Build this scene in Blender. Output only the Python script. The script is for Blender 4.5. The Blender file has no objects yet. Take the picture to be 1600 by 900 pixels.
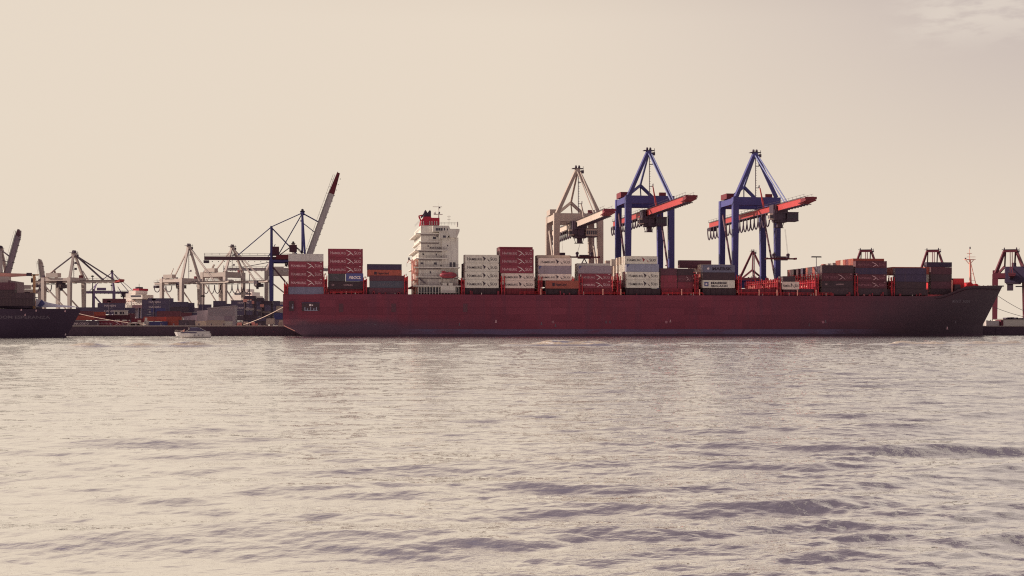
import bpy, math, random
import numpy as np
from mathutils import Vector, Matrix
random.seed(7)
rng = np.random.default_rng(11)
scn = bpy.context.scene
COL = scn.collection
R = math.radians

# ------------------------------------------------------------------ camera frame
F, YAW, HC, YH = 2110.0, R(8.09), 3.1, 512.2
def X_at(px, Y):
    return Y * math.tan(math.atan((px - 800) / F) + YAW)
def depth(X, Y):
    return X * math.sin(YAW) + Y * math.cos(YAW)
def Z_at(py, X, Y):
    return HC + (YH - py) * depth(X, Y) / F
def P(px, py, Y):
    x = X_at(px, Y)
    return (x, Y, Z_at(py, x, Y))

# ------------------------------------------------------------------ materials
M = {}
def paint(name, c, rough=0.55, var=0.18, scale=0.6, streak=0.0, streak_col=(0.12, 0.06, 0.05), spec=0.35, rand=0.12, bump=0.0, metallic=0.0):
    m = bpy.data.materials.new(name); m.use_nodes = True
    nt = m.node_tree; N = nt.nodes; L = nt.links
    b = N['Principled BSDF']
    b.inputs['Roughness'].default_value = rough
    b.inputs['Metallic'].default_value = metallic
    b.inputs['Specular IOR Level'].default_value = spec
    tc = N.new('ShaderNodeTexCoord')
    geo = N.new('ShaderNodeNewGeometry')
    oi = N.new('ShaderNodeObjectInfo')
    n1 = N.new('ShaderNodeTexNoise'); n1.inputs['Scale'].default_value = scale; n1.inputs['Detail'].default_value = 6
    L.new(geo.outputs['Position'], n1.inputs['Vector'])
    # value multiplier = 1 + var*(noise-.5)*2 + rand*(random-.5)
    a = N.new('ShaderNodeMath'); a.operation = 'MULTIPLY_ADD'; a.inputs[1].default_value = 2 * var; a.inputs[2].default_value = 1 - var
    L.new(n1.outputs['Fac'], a.inputs[0])
    r = N.new('ShaderNodeMath'); r.operation = 'MULTIPLY_ADD'; r.inputs[1].default_value = rand * 2; r.inputs[2].default_value = 1 - rand
    L.new(oi.outputs['Random'], r.inputs[0])
    mu = N.new('ShaderNodeMath'); mu.operation = 'MULTIPLY'; L.new(a.outputs[0], mu.inputs[0]); L.new(r.outputs[0], mu.inputs[1])
    vm = N.new('ShaderNodeVectorMath'); vm.operation = 'SCALE'; vm.inputs[0].default_value = c; L.new(mu.outputs[0], vm.inputs['Scale'])
    out = vm.outputs['Vector']
    if streak > 0:
        mp = N.new('ShaderNodeMapping'); mp.inputs['Scale'].default_value = (1.6, 1.6, 0.16)
        L.new(geo.outputs['Position'], mp.inputs['Vector'])
        n2 = N.new('ShaderNodeTexNoise'); n2.inputs['Scale'].default_value = 1.0; n2.inputs['Detail'].default_value = 5
        L.new(mp.outputs[0], n2.inputs['Vector'])
        mr = N.new('ShaderNodeMapRange'); mr.inputs['From Min'].default_value = 0.5; mr.inputs['From Max'].default_value = 0.72
        mr.inputs['To Max'].default_value = streak; L.new(n2.outputs['Fac'], mr.inputs['Value'])
        mx = N.new('ShaderNodeMix'); mx.data_type = 'RGBA'; L.new(mr.outputs[0], mx.inputs[0]); L.new(out, mx.inputs[6]); mx.inputs[7].default_value = (*streak_col, 1)
        out = mx.outputs[2]
    L.new(out, b.inputs['Base Color'])
    if bump > 0:
        bp = N.new('ShaderNodeBump'); bp.inputs['Distance'].default_value = bump; L.new(n1.outputs['Fac'], bp.inputs['Height']); L.new(bp.outputs[0], b.inputs['Normal'])
    M[name] = m
    return m

paint('hs_red', (0.27, 0.045, 0.075), streak=0.35)
paint('hs_dark_red', (0.12, 0.032, 0.052), streak=0.3)
paint('hs_white', (0.74, 0.69, 0.62), var=0.08, streak=0.22, streak_col=(0.4, 0.3, 0.24), rand=0.06)
paint('hs_pink', (0.82, 0.66, 0.60), var=0.08, streak=0.2, streak_col=(0.5, 0.3, 0.25), rand=0.05)
paint('grey', (0.60, 0.55, 0.54), var=0.1, streak=0.25)
paint('lilac', (0.36, 0.28, 0.33), var=0.1, streak=0.2)
paint('blue_grey', (0.31, 0.31, 0.41), var=0.1, streak=0.2)
paint('maersk_grey', (0.19, 0.18, 0.27), var=0.1, streak=0.15)
paint('navy', (0.062, 0.042, 0.092), var=0.15, streak=0.2)
paint('blue', (0.10, 0.10, 0.27), var=0.12, streak=0.2)
paint('orange', (0.50, 0.12, 0.09), var=0.15, streak=0.25)
paint('brown_orange', (0.34, 0.09, 0.07), var=0.15, streak=0.35)
paint('teal', (0.09, 0.09, 0.125), var=0.15, streak=0.2)
paint('maroon', (0.12, 0.042, 0.065), var=0.15, streak=0.3)
paint('black', (0.066, 0.036, 0.050), var=0.15, streak=0.15)
paint('green_black', (0.085, 0.075, 0.09), var=0.15, streak=0.15)
paint('hazy_navy', (0.155, 0.125, 0.20), var=0.2, streak=0.2)  # this and the next two have distance haze mixed into the colour
paint('hazy_black', (0.15, 0.11, 0.14), var=0.2, streak=0.2)
paint('hazy_maroon', (0.24, 0.085, 0.11), var=0.2, streak=0.2)
paint('beige', (0.66, 0.54, 0.45), var=0.1, streak=0.2)
paint('letter_white', (0.88, 0.72, 0.72), var=0.1, rand=0.03)
paint('letter_faded', (0.68, 0.42, 0.46), var=0.3, scale=1.5, rand=0.2)
paint('letter_dark', (0.05, 0.03, 0.05), var=0.1, rand=0.03)
paint('letter_dim', (0.34, 0.14, 0.18), var=0.3, scale=1.5, rand=0.2)
paint('letter_red', (0.34, 0.04, 0.06), var=0.1, rand=0.03)
paint('letter_blue', (0.10, 0.10, 0.24), var=0.1)
paint('letter_ghost', (0.155, 0.12, 0.155), var=0.2)
paint('rod_metal', (0.55, 0.45, 0.42), rough=0.4, rand=0.2)
paint('ship_red', (0.62, 0.035, 0.045), var=0.25, scale=0.9, streak=0.25)
paint('lashing_red', (0.52, 0.035, 0.05), var=0.35, scale=1.6, streak=0.35)
paint('deck_red', (0.25, 0.03, 0.05), var=0.3, scale=0.5, streak=0.3)
paint('ship_white', (0.72, 0.68, 0.63), var=0.12, scale=0.5, streak=0.55, streak_col=(0.42, 0.33, 0.30))
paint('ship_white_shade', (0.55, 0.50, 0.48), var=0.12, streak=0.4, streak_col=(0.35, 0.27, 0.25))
paint('glass_dark', (0.06, 0.05, 0.075), rough=0.15, spec=0.6, rand=0.3)
paint('funnel_red', (0.42, 0.02, 0.05), var=0.12)
paint('funnel_black', (0.06, 0.04, 0.07), var=0.12)
paint('lifeboat_red', (0.30, 0.05, 0.07), var=0.12, rough=0.4)
paint('salmon', (0.85, 0.40, 0.33), var=0.1)
paint('crane_blue', (0.082, 0.078, 0.255), var=0.12, scale=0.15, streak=0.2, streak_col=(0.09, 0.06, 0.12))
paint('crane_blue_light', (0.22, 0.24, 0.44), var=0.1, scale=0.2)
paint('crane_beige', (0.52, 0.425, 0.38), var=0.1, scale=0.15, streak=0.25, streak_col=(0.35, 0.24, 0.2))
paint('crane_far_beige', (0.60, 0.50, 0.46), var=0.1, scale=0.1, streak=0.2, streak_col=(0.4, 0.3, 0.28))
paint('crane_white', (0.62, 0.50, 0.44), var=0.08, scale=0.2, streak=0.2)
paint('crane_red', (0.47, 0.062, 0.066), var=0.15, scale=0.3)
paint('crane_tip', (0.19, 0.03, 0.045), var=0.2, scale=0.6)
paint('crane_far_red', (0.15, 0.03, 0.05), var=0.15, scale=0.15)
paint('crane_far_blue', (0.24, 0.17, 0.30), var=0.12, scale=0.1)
paint('crane_dark', (0.085, 0.055, 0.085), var=0.2, scale=0.6)
paint('crane_brown', (0.17, 0.085, 0.11), var=0.15)
paint('dark_steel', (0.10, 0.07, 0.10), var=0.2)
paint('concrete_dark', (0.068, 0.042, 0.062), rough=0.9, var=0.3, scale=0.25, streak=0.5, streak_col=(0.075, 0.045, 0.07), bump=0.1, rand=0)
paint('concrete_light', (0.42, 0.36, 0.33), rough=0.9, var=0.2, scale=0.8, rand=0)
paint('asphalt', (0.10, 0.08, 0.08), rough=0.9, var=0.2, scale=0.1, rand=0)
paint('shed_grey', (0.56, 0.47, 0.50), var=0.08, streak=0.25, streak_col=(0.3, 0.24, 0.25))
paint('silver_grey', (0.5, 0.45, 0.48), var=0.1)
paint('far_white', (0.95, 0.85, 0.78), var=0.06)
paint('shade_grey', (0.24, 0.20, 0.21), var=.2)
paint('rope', (0.55, 0.42, 0.36), rough=0.9)
paint('skin', (0.75, 0.45, 0.36), rough=0.6, var=0.05)
paint('cloth_pink', (0.7, 0.35, 0.33), rough=0.9, var=0.05)
paint('mustard', (0.55, 0.30, 0.16), var=0.15)
paint('boom_salmon', (0.62, 0.30, 0.26), var=0.1)
paint('white_blue', (0.66, 0.64, 0.78), var=0.12, scale=0.3)
paint('boat_white', (0.58, 0.54, 0.53), var=0.05, rough=0.3)
paint('boat_dark', (0.09, 0.07, 0.14), rough=0.25)
paint('foliage', (0.06, 0.055, 0.06), rough=0.9, var=0.4, scale=0.5)

# ------------------------------------------------------------------ mesh builder
class MB:
    def __init__(s): s.v = []; s.f = []; s.m = []; s.cur = 0; s.mats = []
    def mat(s, name):
        if name not in s.mats: s.mats.append(name)
        s.cur = s.mats.index(name); return s
    def add(s, vs, fs):
        o = len(s.v); s.v += [tuple(v) for v in vs]
        for f in fs: s.f.append(tuple(i + o for i in f)); s.m.append(s.cur)
        return s
    def box(s, x0, x1, y0, y1, z0, z1):
        if x0 > x1: x0, x1 = x1, x0
        if y0 > y1: y0, y1 = y1, y0
        if z0 > z1: z0, z1 = z1, z0
        vs = [(x0,y0,z0),(x1,y0,z0),(x1,y1,z0),(x0,y1,z0),(x0,y0,z1),(x1,y0,z1),(x1,y1,z1),(x0,y1,z1)]
        return s.add(vs, [(0,3,2,1),(4,5,6,7),(0,1,5,4),(1,2,6,5),(2,3,7,6),(3,0,4,7)])
    def bar(s, p, q, w, h=None, w2=None, h2=None):
        """rectangular bar p->q; w horizontal-ish width, h other; may taper to w2,h2"""
        p = Vector(p); q = Vector(q); d = (q - p)
        if d.length < 1e-6: return s
        d.normalize(); h = h or w; w2 = w2 or w; h2 = h2 or h
        up = Vector((0, 0, 1)) if abs(d.z) < 0.95 else Vector((0, 1, 0))
        a = d.cross(up).normalized(); b = a.cross(d).normalized()
        vs = []
        for c, ww, hh in ((p, w, h), (q, w2, h2)):
            for sx, sy in ((-1,-1),(1,-1),(1,1),(-1,1)): vs.append(c + a*(sx*ww/2) + b*(sy*hh/2))
        return s.add(vs, [(0,1,2,3),(7,6,5,4),(0,4,5,1),(1,5,6,2),(2,6,7,3),(3,7,4,0)])
    def tube(s, p, q, r, n=8, r2=None):
        p = Vector(p); q = Vector(q); d = (q - p)
        if d.length < 1e-6: return s
        d.normalize(); r2 = r if r2 is None else r2
        up = Vector((0,0,1)) if abs(d.z) < 0.95 else Vector((1,0,0))
        a = d.cross(up).normalized(); b = a.cross(d).normalized()
        vs = []
        for c, rr in ((p, r), (q, r2)):
            for i in range(n):
                t = 2*math.pi*i/n; vs.append(c + a*(rr*math.cos(t)) + b*(rr*math.sin(t)))
        fs = [(i, (i+1) % n, n+(i+1) % n, n+i) for i in range(n)]
        fs += [tuple(range(n-1, -1, -1)), tuple(range(n, 2*n))]
        return s.add(vs, fs)
    def path(s, pts, r, n=5):
        for a, b in zip(pts, pts[1:]): s.tube(a, b, r, n)
        return s
    def prism(s, poly, y0, y1):
        """polygon in XZ extruded along Y"""
        n = len(poly)
        vs = [(x, y0, z) for x, z in poly] + [(x, y1, z) for x, z in poly]
        fs = [tuple(range(n)), tuple(range(2*n-1, n-1, -1))] + [(i, n+i, n+(i+1) % n, (i+1) % n) for i in range(n)]
        return s.add(vs, fs)
    def loft(s, rings, cap=True):
        n = len(rings[0]); o = []
        vs = [v for r in rings for v in r]
        fs = []
        for k in range(len(rings)-1):
            for i in range(n):
                fs.append((k*n+i, k*n+(i+1) % n, (k+1)*n+(i+1) % n, (k+1)*n+i))
        if cap:
            fs.append(tuple(range(n-1, -1, -1))); fs.append(tuple((len(rings)-1)*n+i for i in range(n)))
        return s.add(vs, fs)
    def mesh(s, name):
        me = bpy.data.meshes.new(name); me.from_pydata(s.v, [], s.f)
        for n in s.mats: me.materials.append(M[n])
        if len(s.mats) > 1: me.polygons.foreach_set('material_index', s.m)
        me.update(); 
        return me
    def build(s, name, parent=None, smooth=False):
        me = s.mesh(name)
        if smooth: me.polygons.foreach_set('use_smooth', [True]*len(me.polygons))
        return link(name, me, parent)
def mb(mat): return MB().mat(mat)
def link(name, me, parent=None, loc=None):
    o = bpy.data.objects.new(name, me); COL.objects.link(o)
    if parent is not None: o.parent = parent
    if loc is not None: o.location = loc
    return o
def tag(o, label=None, cat=None, group=None, kind=None):
    if label:
        w = label.split()
        if not 4 <= len(w) <= 16: print('LABEL LENGTH', len(w), label)
        o['label'] = label
    if cat: o['category'] = cat
    if group: o['group'] = group
    if kind: o['kind'] = kind
    return o
def empty(name, loc=(0,0,0), rz=0):
    o = bpy.data.objects.new(name, None); COL.objects.link(o); o.location = loc; o.rotation_euler = (0,0,rz); o.empty_display_size = 1
    return o
KIDS = {}
def copy_tree(o, parent=None):
    c = o.copy(); COL.objects.link(c)
    if parent is not None: c.parent = parent
    for ch in list(o.children): copy_tree(ch, c)
    return c

# ------------------------------------------------------------------ lettering
TXT = {}
def text_geo(s, bold=0.004, shear=0.0):
    k = (s, bold, shear)
    if k in TXT: return TXT[k]
    cu = bpy.data.curves.new('t', 'FONT'); cu.body = s; cu.size = 1; cu.offset = bold; cu.shear = shear; cu.resolution_u = 3
    ob = bpy.data.objects.new('t', cu); COL.objects.link(ob)
    dg = bpy.context.evaluated_depsgraph_get(); dg.update()
    me = bpy.data.meshes.new_from_object(ob.evaluated_get(dg))
    vs = np.array([v.co[:] for v in me.vertices]).reshape(-1, 3); fs = [tuple(p.vertices) for p in me.polygons]
    bpy.data.objects.remove(ob); bpy.data.curves.remove(cu); bpy.data.meshes.remove(me)
    x0, x1 = vs[:, 0].min(), vs[:, 0].max()
    vs[:, 0] -= x0
    TXT[k] = (vs, fs, x1 - x0)
    return TXT[k]
def put_text(b, s, x0, x1, z0, h, y, shear=0.0, bold=0.004, side=-1):
    """text between x0 and x1, cap height h, baseline z0, on the plane Y=y facing -Y"""
    vs, fs, w = text_geo(s, bold, shear)
    sx = (x1 - x0) / w; sz = h / 0.72
    b.add([(x0 + v[0]*sx, y, z0 + v[1]*sz) for v in vs], fs)
def small_caps(b, s, x0, x1, z0, h, y):
    """first letter full height, others 82 percent"""
    wh = text_geo(s[0])[2]; wr = text_geo(s[1:])[2]*0.82; t = wh + wr + 0.06
    k = (x1 - x0)/t
    put_text(b, s[0], x0, x0 + wh*k, z0, h, y)
    put_text(b, s[1:], x0 + (wh + 0.06)*k, x1, z0, h*0.80, y)

# ------------------------------------------------------------------ containers
CM = {}
def corrugated(b, x0, x1, y, z0, z1, d, pitch=0.42):
    """trapezoid corrugation panel along X on plane y, recessed by d (signed)"""
    n = max(4, int((x1 - x0) / pitch)); p = (x1 - x0) / n; pts = []
    for i in range(n):
        a = x0 + i*p
        pts += [(a, y), (a + p*0.28, y), (a + p*0.5, y + d), (a + p*0.78, y + d)]
    pts.append((x1, y))
    vs = [(px, py, z0) for px, py in pts] + [(px, py, z1) for px, py in pts]
    m = len(pts)
    b.add(vs, [(i, i+1, m+i+1, m+i) if d > 0 else (i+1, i, m+i, m+i+1) for i in range(m-1)])
def container_body(L, H, mat):
    k = ('b', L, H, mat)
    if k in CM: return CM[k]
    b = mb(mat); W = 2.44; hx, hy = L/2, W/2; t = 0.16
    for sx in (-1, 1):
        for sy in (-1, 1):
            b.box(sx*hx, sx*(hx - t), sy*hy, sy*(hy - t), 0, H)         # posts
    for sy in (-1, 1):
        b.box(-hx + t, hx - t, sy*(hy-0.002), sy*(hy - 0.12), 0.002, 0.17); b.box(-hx + t, hx - t, sy*(hy-0.002), sy*(hy - 0.1), H - 0.12, H-0.002)
    for sx in (-1, 1):
        b.box(sx*(hx-0.002), sx*(hx - 0.12), -hy + t, hy - t, 0.002, 0.17); b.box(sx*(hx-0.002), sx*(hx - 0.1), -hy + t, hy - t, H - 0.12, H-0.002)
    corrugated(b, -hx + t, hx - t, -hy + 0.03, 0.17, H - 0.12, 0.045)
    corrugated(b, -hx + t, hx - t, hy - 0.03, 0.17, H - 0.12, -0.045)
    b.add([(-hx+.1, -hy+.1, H-0.03), (hx-.1, -hy+.1, H-0.03), (hx-.1, hy-.1, H-0.03), (-hx+.1, hy-.1, H-0.03)], [(0,1,2,3)])
    b.add([(-hx+.1, -hy+.1, 0.1), (hx-.1, -hy+.1, 0.1), (hx-.1, hy-.1, 0.1), (-hx+.1, hy-.1, 0.1)], [(3,2,1,0)])
    b.add([(hx-.06, -hy+t, 0.17), (hx-.06, hy-t, 0.17), (hx-.06, hy-t, H-.12), (hx-.06, -hy+t, H-.12)], [(0,1,2,3)])
    b.mat('dark_steel')
    for sx in (-1, 1):
        for sy in (-1, 1):
            for z in (0, H - 0.12): b.box(sx*(hx+0.006), sx*(hx-0.18), sy*(hy+0.006), sy*(hy-0.17), z-0.004, z+0.124)
    CM[k] = b.mesh('container_body'); return CM[k]
def door_mesh(L, H, mat, rod):
    k = ('d', L, H, mat, rod)
    if k in CM: return CM[k]
    b = mb(mat); x = -L/2
    for a in (-1, 1):
        b.box(x + 0.03, x + 0.08, a*0.02, a*1.05, 0.18, H - 0.13)
        for z in (0.55, 1.15, 1.75, 2.3):
            if z < H - 0.3: b.box(x + 0.012, x + 0.03, a*0.06, a*1.0, z, z + 0.09)
    b.mat(rod)
    for y in (-0.82, -0.36, 0.36, 0.82):
        b.tube((x - 0.01, y, 0.15), (x - 0.01, y, H - 0.1), 0.028, 6)
        b.box(x - 0.05, x, y - 0.07, y + 0.25*(1 if y < 0 else -1), 1.0, 1.05)
    CM[k] = b.mesh('door'); return CM[k]
def bird_white(b, x0, x1, z0, z1, y):
    w, h = x1-x0, z1-z0
    def poly(p): b.add([(x0+w*a, y, z0+h*c) for a, c in p], [tuple(range(len(p)))])
    poly([(0, 1), (0.04, 0.92), (0.50, 0.56), (0.72, 0.44), (0.50, 0.72)])
    poly([(0.12, 0.0), (0.26, 0.05), (0.72, 0.44), (0.52, 0.42)])
    poly([(0.55, 0.56), (0.72, 0.44), (1.0, 0.04), (0.82, 0.16)])
def bird_dark(b, x0, x1, z0, z1, y):
    w, h = x1-x0, z1-z0
    def poly(p): b.add([(x0+w*a, y, z0+h*c) for a, c in p], [tuple(range(len(p)))])
    poly([(0.16, 0.1), (0.14, 0.55), (0, 1), (0.44, 0.58)])
    poly([(0.60, 0.62), (0.98, 0.05), (1.0, 0.0), (0.74, 0.22)])
def logo_meshes(style, L, H):
    """[(part name, mesh)] for the near side"""
    k = ('l', style, L, H)
    if k in CM: return CM[k]
    y = -1.22 - 0.012; r = []; x = lambda t: -L/2 + t*L
    if style in ('hs_red', 'hs_dark_red', 'hs_white', 'hs_pink', 'hs_white_redbird', 'hs_red_faded'):
        white = style in ('hs_white', 'hs_pink', 'hs_white_redbird')
        lm = 'letter_dark' if white else ('letter_dim' if style == 'hs_dark_red' else 'letter_faded')
        b = mb(lm)
        zz = H*0.32
        small_caps(b, 'HAMBURG', x(0.07), x(0.50), zz, H*0.37, y)
        small_caps(b, 'SÜD', x(0.75), x(0.95), zz, H*0.37, y)
        r.append(('lettering', b.mesh('lettering')))
        e = mb('letter_dark' if style in ('hs_white', 'hs_pink') else ('letter_red' if style == 'hs_white_redbird' else ('letter_faded' if style == 'hs_dark_red' else 'letter_white')))
        (bird_dark if white else bird_white)(e, x(0.515), x(0.745), H*0.16, H*0.86, y)
        if not white: e.add([(x(.9), y, H*.86), (x(.95), y, H*.86), (x(.95), y, H*.92), (x(.9), y, H*.92)], [(0,1,2,3)])
        r.append(('emblem', e.mesh('emblem')))
    elif style == 'maersk':
        b = mb('letter_dark'); put_text(b, 'MAERSK', x(0.30), x(0.9), H*0.3, H*0.4, y, bold=0.03); r.append(('lettering', b.mesh('lettering')))
        e = mb('letter_white'); cx, cz = x(0.17), H*0.5; pts = []
        for i in range(14):
            t = math.pi*i/7; q = 0.62 if i % 2 == 0 else 0.3; pts.append((cx + q*math.sin(t), y, cz + q*math.cos(t)))
        e.add([(cx, y, cz)] + pts, [(0, 1+(i+1) % 14, 1+i) for i in range(14)]); r.append(('emblem', e.mesh('emblem')))
    elif style == 'sealand':
        b = mb('letter_dark'); put_text(b, 'MAERSK', x(0.26), x(0.78), H*0.5, H*0.27, y, bold=0.04); put_text(b, 'SEALAND', x(0.26), x(0.78), H*0.15, H*0.22, y, bold=0.03)
        r.append(('lettering', b.mesh('lettering')))
        e = mb('letter_blue'); e.box(x(0.05), x(0.18), y, y+.01, H*0.22, H*0.76); e.mat('letter_white'); cx, cz = x(0.115), H*0.49; pts = []
        for i in range(14):
            t = math.pi*i/7; q = 0.5 if i % 2 == 0 else 0.26; pts.append((cx + q*math.sin(t), y-.006, cz + q*math.cos(t)))
        e.add([(cx, y-.006, cz)] + pts, [(0, 1+(i+1) % 14, 1+i) for i in range(14)]); r.append(('emblem', e.mesh('emblem')))
    elif style == 'hapag':
        b = mb('letter_dark'); put_text(b, 'Hapag-Lloyd', x(0.3), x(0.62), H*0.34, H*0.34, y, bold=0.02); r.append(('lettering', b.mesh('lettering')))
        e = mb('letter_dark'); e.box(x(0.2), x(0.27), y, y+.01, H*0.3, H*0.7); r.append(('emblem', e.mesh('emblem')))
    elif style == 'pando':
        b = mb('letter_white'); put_text(b, 'P&OCL', x(0.15), x(0.86), H*0.3, H*0.36, y, shear=0.35, bold=0.04); r.append(('lettering', b.mesh('lettering')))
    elif style == 'ghost':
        b = mb('letter_ghost'); put_text(b, 'UASC', x(0.3), x(0.62), H*0.34, H*0.32, y, bold=0.02); r.append(('lettering', b.mesh('lettering')))
    elif style == 'k_line':
        b = mb('letter_faded'); put_text(b, 'CAI', x(0.10), x(0.17), H*0.4, H*0.26, y); put_text(b, 'HAMBURG', x(0.45), x(0.7), H*0.42, H*0.2, y); r.append(('lettering', b.mesh('lettering')))
    elif style == 'cosco':
        b = mb('letter_white'); put_text(b, 'CHINA COSCO', x(0.12), x(0.70), H*0.3, H*0.34, y, bold=0.03); r.append(('lettering', b.mesh('lettering')))
    elif style == 'hanjin':
        b = mb('letter_white'); put_text(b, 'HANJIN', x(0.25), x(0.68), H*0.34, H*0.34, y, bold=0.03); r.append(('lettering', b.mesh('lettering')))
    elif style == 'panel':
        e = mb('letter_blue'); e.add([(x(0.02), y, H*.55), (x(0.10), y, H*.95), (x(0.02), y, H*.95)], [(0,1,2)]); r.append(('corner_mark', e.mesh('corner_mark')))
    CM[k] = r; return r
N_CONT = 0
def container(x0, y0, z0, L, H, mat, logo, label, group, doors=True, rz=0.0, rod=None):
    """x0 aft end, y0 near side, z0 base"""
    global N_CONT; N_CONT += 1
    H = round(H, 2)
    o = link('shipping_container', container_body(L, H, mat), None, (x0 + L/2, y0 + 1.22, z0))
    o.rotation_euler = (0, 0, rz)
    tag(o, label, 'container', group)
    if doors:
        link('door', door_mesh(L, H, mat, rod or 'rod_metal'), o)
    if logo:
        for n, me in logo_meshes(logo, L, H): link(n, me, o)
    return o
CN = {'hs_red': 'dark red', 'hs_dark_red': 'dull dark red', 'hs_white': 'white', 'hs_pink': 'pale pink', 'grey': 'light grey', 'lilac': 'lilac grey',
      'blue_grey': 'blue grey', 'maersk_grey': 'slate grey', 'navy': 'navy', 'blue': 'blue', 'orange': 'orange', 'brown_orange': 'rusty orange',
      'teal': 'dark teal', 'maroon': 'maroon', 'black': 'near black', 'green_black': 'blackish green', 'beige': 'beige'}
ST = {   # short style -> (material, logo, extra words)
 'R': ('hs_red', 'hs_red', 'with white lettering'), 'r': ('hs_dark_red', 'hs_dark_red', 'with faint lettering'),
 'W': ('hs_white', 'hs_white', 'with dark lettering'), 'Wr': ('hs_white', 'hs_white_redbird', 'with red bird emblem'),
 'K': ('hs_pink', 'hs_pink', 'with dark lettering'), 'g': ('grey', None, 'plain'), 'l': ('lilac', 'panel', 'plain'), 'bg': ('blue_grey', 'panel', 'plain'),
 'M': ('maersk_grey', 'maersk', 'with white star'), 'S': ('hs_white', 'sealand', 'with blue square emblem'),
 'n': ('navy', None, 'plain'), 'b': ('blue', None, 'plain'), 'P': ('blue', 'pando', 'with slanted white lettering'), 'O': ('orange', 'hapag', 'with small dark lettering'),
 'o': ('brown_orange', 'hapag', 'with dark lettering'), 't': ('teal', 'ghost', 'with faint lettering'), 'm': ('maroon', None, 'plain'), 'k': ('black', None, 'plain'),
 'kk': ('black', 'k_line', 'with tiny markings'), 'gk': ('green_black', 'ghost', 'with faint lettering'), 'e': ('beige', None, 'plain'), 'Rp': ('hs_red', None, 'plain'), 'oo': ('orange', None, 'plain'), 'w': ('hs_white', None, 'plain')}
ORD = ['bottom', 'second', 'third', 'fourth', 'fifth', 'sixth', 'seventh']
ST['sl'] = ('maersk_grey', None, 'plain')
def stack(px0, ybs, styles, desc, Y=481.0, L=12.19, group='containers along the near side of the red ship', mirror=None, top_word=True):
    """styles listed from top to bottom; ybs = boundaries y (len = n+1), from top"""
    X = X_at(px0, Y); n = len(styles)
    for i, s in enumerate(styles):
        zt, zb = Z_at(ybs[i], X + L/2, Y), Z_at(ybs[i+1], X + L/2, Y)
        mat, logo, ex = ST[s]; cname = CN[mat]
        if 'quay' in group: mat = {'navy': 'hazy_navy', 'black': 'hazy_black', 'green_black': 'hazy_black', 'maroon': 'hazy_maroon'}.get(mat, mat)
        tier = 'only' if n == 1 else ('top' if i == 0 else ('bottom' if i == n-1 else ORD[i] + ' from top'))
        H = max(1.8, (zt - zb) - 0.04)
        jx = random.uniform(-0.04, 0.04)
        lab = f"{cname} container {ex}, {tier}, {desc}"
        if len(lab.split()) > 16: lab = f"{cname} container, {tier}, {desc}"
        container(X + jx, Y, zb, L, H, mat, logo, lab, group)
    return X

# ================================================================== CONTAINER SHIP
YN, YC = 480.0, 500.0         # near side and centreline of the red ship
ship = empty('container_ship', (0, 0, 0))
tag(ship, 'long dark red container ship moored across the river with white bridge house', 'ship')
def sheer(x):
    t = min(1, max(0, (x - 229)/16.0)); t = t*t*(3-2*t)
    return 15.0 + 3.7*t + 0.8*max(0, (x-240)/26.0)
def half(x, z):
    xs = 258.2 + max(0, z - 4.2)*0.54            # stem
    zz = min(1, max(0, z/17.0))
    x0 = 178 + 42*zz; p = 1.75 + 1.0*zz
    u = min(1, max(0, (x - x0)/(xs - x0)))
    b = 20.0*(1 - u**p)
    # stern tuck
    sx = -12.9 + max(0, 4.2 - z)*1.7
    if x < 25:
        v = min(1, max(0, (x - sx)/(25 - sx))); lim = 0.93 + 0.07*v if z > 5 else 0.80 + 0.20*v
        b *= lim
    return max(0.0, b), xs, sx
LV = [-2.0, 0.0, 1.0, 2.0, 3.0, 4.2, 6, 8.5, 11, 13, 1.0e3]
NX = 130
def hull_rows(side):
    rows = []
    for z in LV:
        row = []
        for i in range(NX+1):
            t = i/NX
            # cluster stations at the bow and stern
            x = -12.9 + 279.5*t
            zz = sheer(x) if z > 900 else z
            b, xs, sx = half(min(x, 266.5), zz)
            x = min(max(x, sx), xs)
            zz = sheer(x) if z > 900 else z
            b, xs, sx = half(x, zz)
            row.append((x, YC + side*b, zz))
        rows.append(row)
    return rows
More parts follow.
